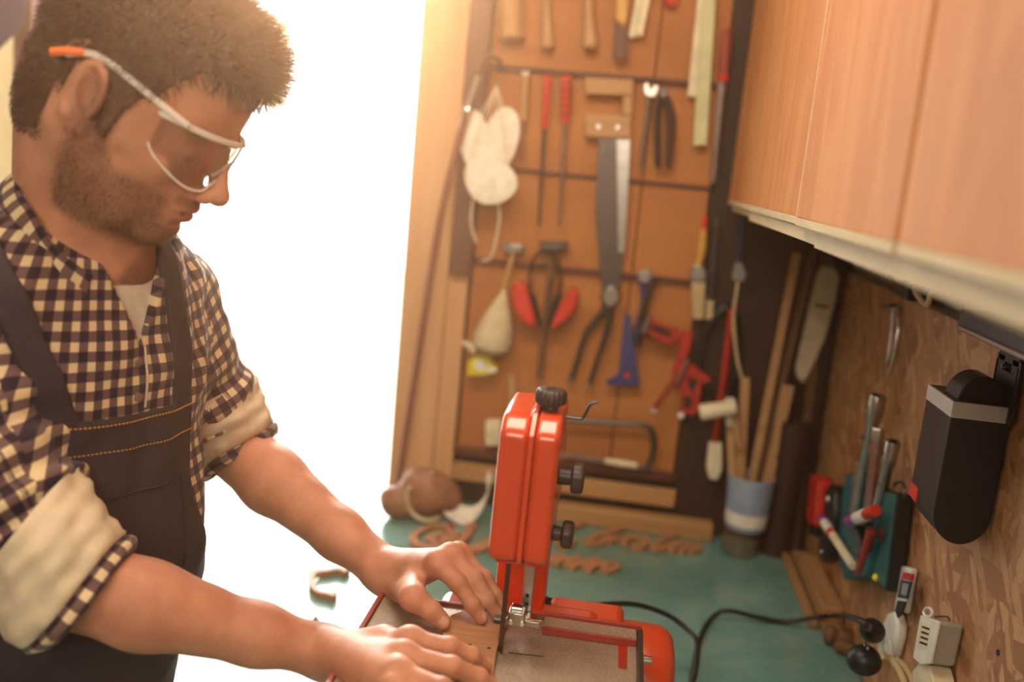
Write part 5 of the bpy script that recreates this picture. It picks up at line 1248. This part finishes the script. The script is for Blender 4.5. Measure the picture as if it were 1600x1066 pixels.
    # rolled cuffs
    def cuff(S,E_,W_,r0,r1,t0,t1,seed):
        d=(E_-S)/np.linalg.norm(E_-S);d2=(W_-E_)/np.linalg.norm(W_-E_)
        for nm,mat,a0,a1,rr0,rr1 in (('rolled_cuff',M['cuff'],t0,t1,r0,r1),('cuff_edge',M['gingham'],t1-.004,t1+.017,r1-.004,r1-.007)):
            rs=np.random.RandomState(seed);ph=rs.rand(6)*6.3
            nu,nv_=64,22;V_=[];uv=[];Q_=[]
            for j in range(nv_):
                t=j/(nv_-1);outer=t*1.25
                if outer<=1: s_=a0+(a1-a0)*outer;rr=rr0+(rr1-rr0)*outer+.004*math.sin(math.pi*outer)
                else: s_=a1-(outer-1)*(a1-a0)*.9;rr=rr1-.007
                dd=d*(1-min(1,max(0,s_/.1)))+d2*min(1,max(0,s_/.1)) if s_>0 else d
                c=E_+(d if s_<0 else (d*.45+d2*.55))*s_
                ax=(d*.6+d2*.4) ;ax/=np.linalg.norm(ax);a=np.cross(ax,[0,0,1.]);a/=np.linalg.norm(a);b=np.cross(ax,a)
                for i in range(nu):
                    th=2*math.pi*i/nu
                    w=.0015*abs(math.sin(5*th+s_*150+ph[5]))+.0026*math.sin(3*th+ph[0]+s_*60)+.0016*math.sin(7*th+ph[1]-s_*90)+.0016*math.sin(s_*260+ph[2]+1.5*math.sin(2*th))+.0010*math.sin(13*th+ph[3])
                    V_.append(c+(a*math.cos(th)+b*math.sin(th))*(rr+w)+ax*.004*math.sin(2*th+ph[4]));uv.append((th*.06,s_))
            for j in range(nv_-1):
                for i in range(nu):
                    i2=(i+1)%nu;Q_.append((j*nu+i,(j+1)*nu+i,(j+1)*nu+i2,j*nu+i2))
            Q_=np.array(Q_);U=np.array(uv)[Q_];wrap=(U[...,0].max(1)-U[...,0].min(1))>.2
            U[wrap]=np.where(U[wrap][...,:1]<.1,U[wrap]+np.array([2*math.pi*.06,0]),U[wrap])
            np_mesh(nm,np.array(V_),Q_,mat,so,True,U.reshape(-1,2))
    cuff(SH_L,EL_L,WR_L,.067,.066,-.080,.000,4)
    cuff(SH_R,EL_R,WR_R,.067,.069,-.078,.008,9)
    # lower body: trousers and boots standing on the floor
    Lf=Field((-.98,.70,-.0),(-.44,1.36,1.02),.008)
    hipc=tp(-.02,0,-.44)
    Lf.ell(hipc,(.135,.17,.14),TR,.04)
    feet=[]
    for sg in (-1,1):
        hip=hipc+TR@np.array([0,sg*.09,-.03]);hip[2]=.90
        kn=np.array([hip[0]-.005,hip[1]+sg*.01,.50]);an=np.array([hip[0]-.04,hip[1]+sg*.02,.10]);feet.append(an)
        Lf.cone(hip,.095,kn,.070,.04);Lf.cone(kn,.070,an,.062,.03)
    X2,Y2,Z2=Lf.coords(a0,Lf.n);Lf.F=np.maximum(Lf.F+.003*smoothnoise(X2,Y2,Z2,31,40.),-(Z2-.055))
    v,q=surface_nets(Lf.F,Lf.lo,Lf.h);np_mesh('trousers',v,q,M['overall'],skin)
    for an in feet:
        B=Field(an-[.12,.09,.105],an+[.24,.09,.08],.006)
        B.cone(an-[0,0,-.04],.052,an-[.01,0,.045],.05,.03);B.cone(an-[-.03,0,.055],.045,an+[.145,-.02,-.062],.040,.03)
        X2,Y2,Z2=B.coords(a0,B.n);B.F=np.maximum(B.F,-(Z2-.003))
        v,q=surface_nets(B.F,B.lo,B.h);np_mesh('work_boot',v,q,M['rubber'],skin)
    skin['label']='bearded man in checked shirt and dark bib overalls guiding wood at the saw';skin['category']='person'
    return skin
def v0(o): return [v.co[:] for v in o.data.vertices]

def build_glasses():
    t=thing('safety_glasses','clear plastic safety glasses on the face of the man','glasses',hp(.10,0,.0))
    for sg in (-1,1):
        m=MB();P=[hp(-.040,sg*.0845,.024),hp(-.02,sg*.0855,.036),hp(.0,sg*.0845,.0375),hp(.03,sg*.083,.034),hp(.058,sg*.077,.029),hp(.078,sg*.068,.025)]
        m.tube(spline(P,6),.0023,8,flat=(HR@np.array([0,0,1.]),1.5,.75));m.build('temple_arm',M['clear_frame'],t)
        m=MB();m.tube([hp(-.052,sg*.083,.018),hp(-.042,sg*.085,.025),hp(-.025,sg*.0855,.034)],.0042,8);m.build('earpiece_tip',M['orange_tip'],t)
    # brow bar + wraparound lens
    def bow(a,z,o=0):
        th=a*math.radians(74);return hp(.030+(.084+o)*math.cos(th)-.004,(.076+o)*math.sin(th),z)
    m=MB();m.tube([bow(a,.0255-.003*abs(a)) for a in np.linspace(-1,1,33)],.0028,8,flat=(HR@np.array([0,0,1.]),1.2,.7));m.build('brow_bar',M['clear_frame'],t)
    for sg in (-1,1):
        V_=[];Q_=[];n=22;mm=10
        for i in range(n+1):
            a=sg*(.06+.94*i/n);u=i/n
            low=-.020-.012*math.sin(math.pi*min(1,u*1.15+.12))+ .020*max(0,(u-.72)/.28)**2+ .012*max(0,1-u/.16)
            for j in range(mm+1):
                w=j/mm;z=.0235*(1-w)+low*w;V_.append(bow(a,z,-.003*w*w))
        for i in range(n):
            for j in range(mm):
                q=(i*(mm+1)+j,i*(mm+1)+j+1,(i+1)*(mm+1)+j+1,(i+1)*(mm+1)+j);Q_.append(q if sg>0 else q[::-1])
        o=np_mesh('lens',np.array(V_),np.array(Q_),M['lens'],t);md=o.modifiers.new('t','SOLIDIFY');md.thickness=.0016
        m=MB();m.tube([V_[i*(mm+1)+mm] for i in range(n+1)],.0014,6);m.build('lens_rim',M['clear_frame'],t)
        m=MB();m.tube([hp(.108,sg*.004,.004),hp(.107,sg*.010,-.004),hp(.102,sg*.0125,-.014)],.0018,6);m.build('nose_pad',M['clear_frame'],t)
build_room();build_cabinet();tool_wall();right_corner();bench_items();right_wall_items();build_saw();build_person();build_glasses()
build_bench_fill();build_haze()
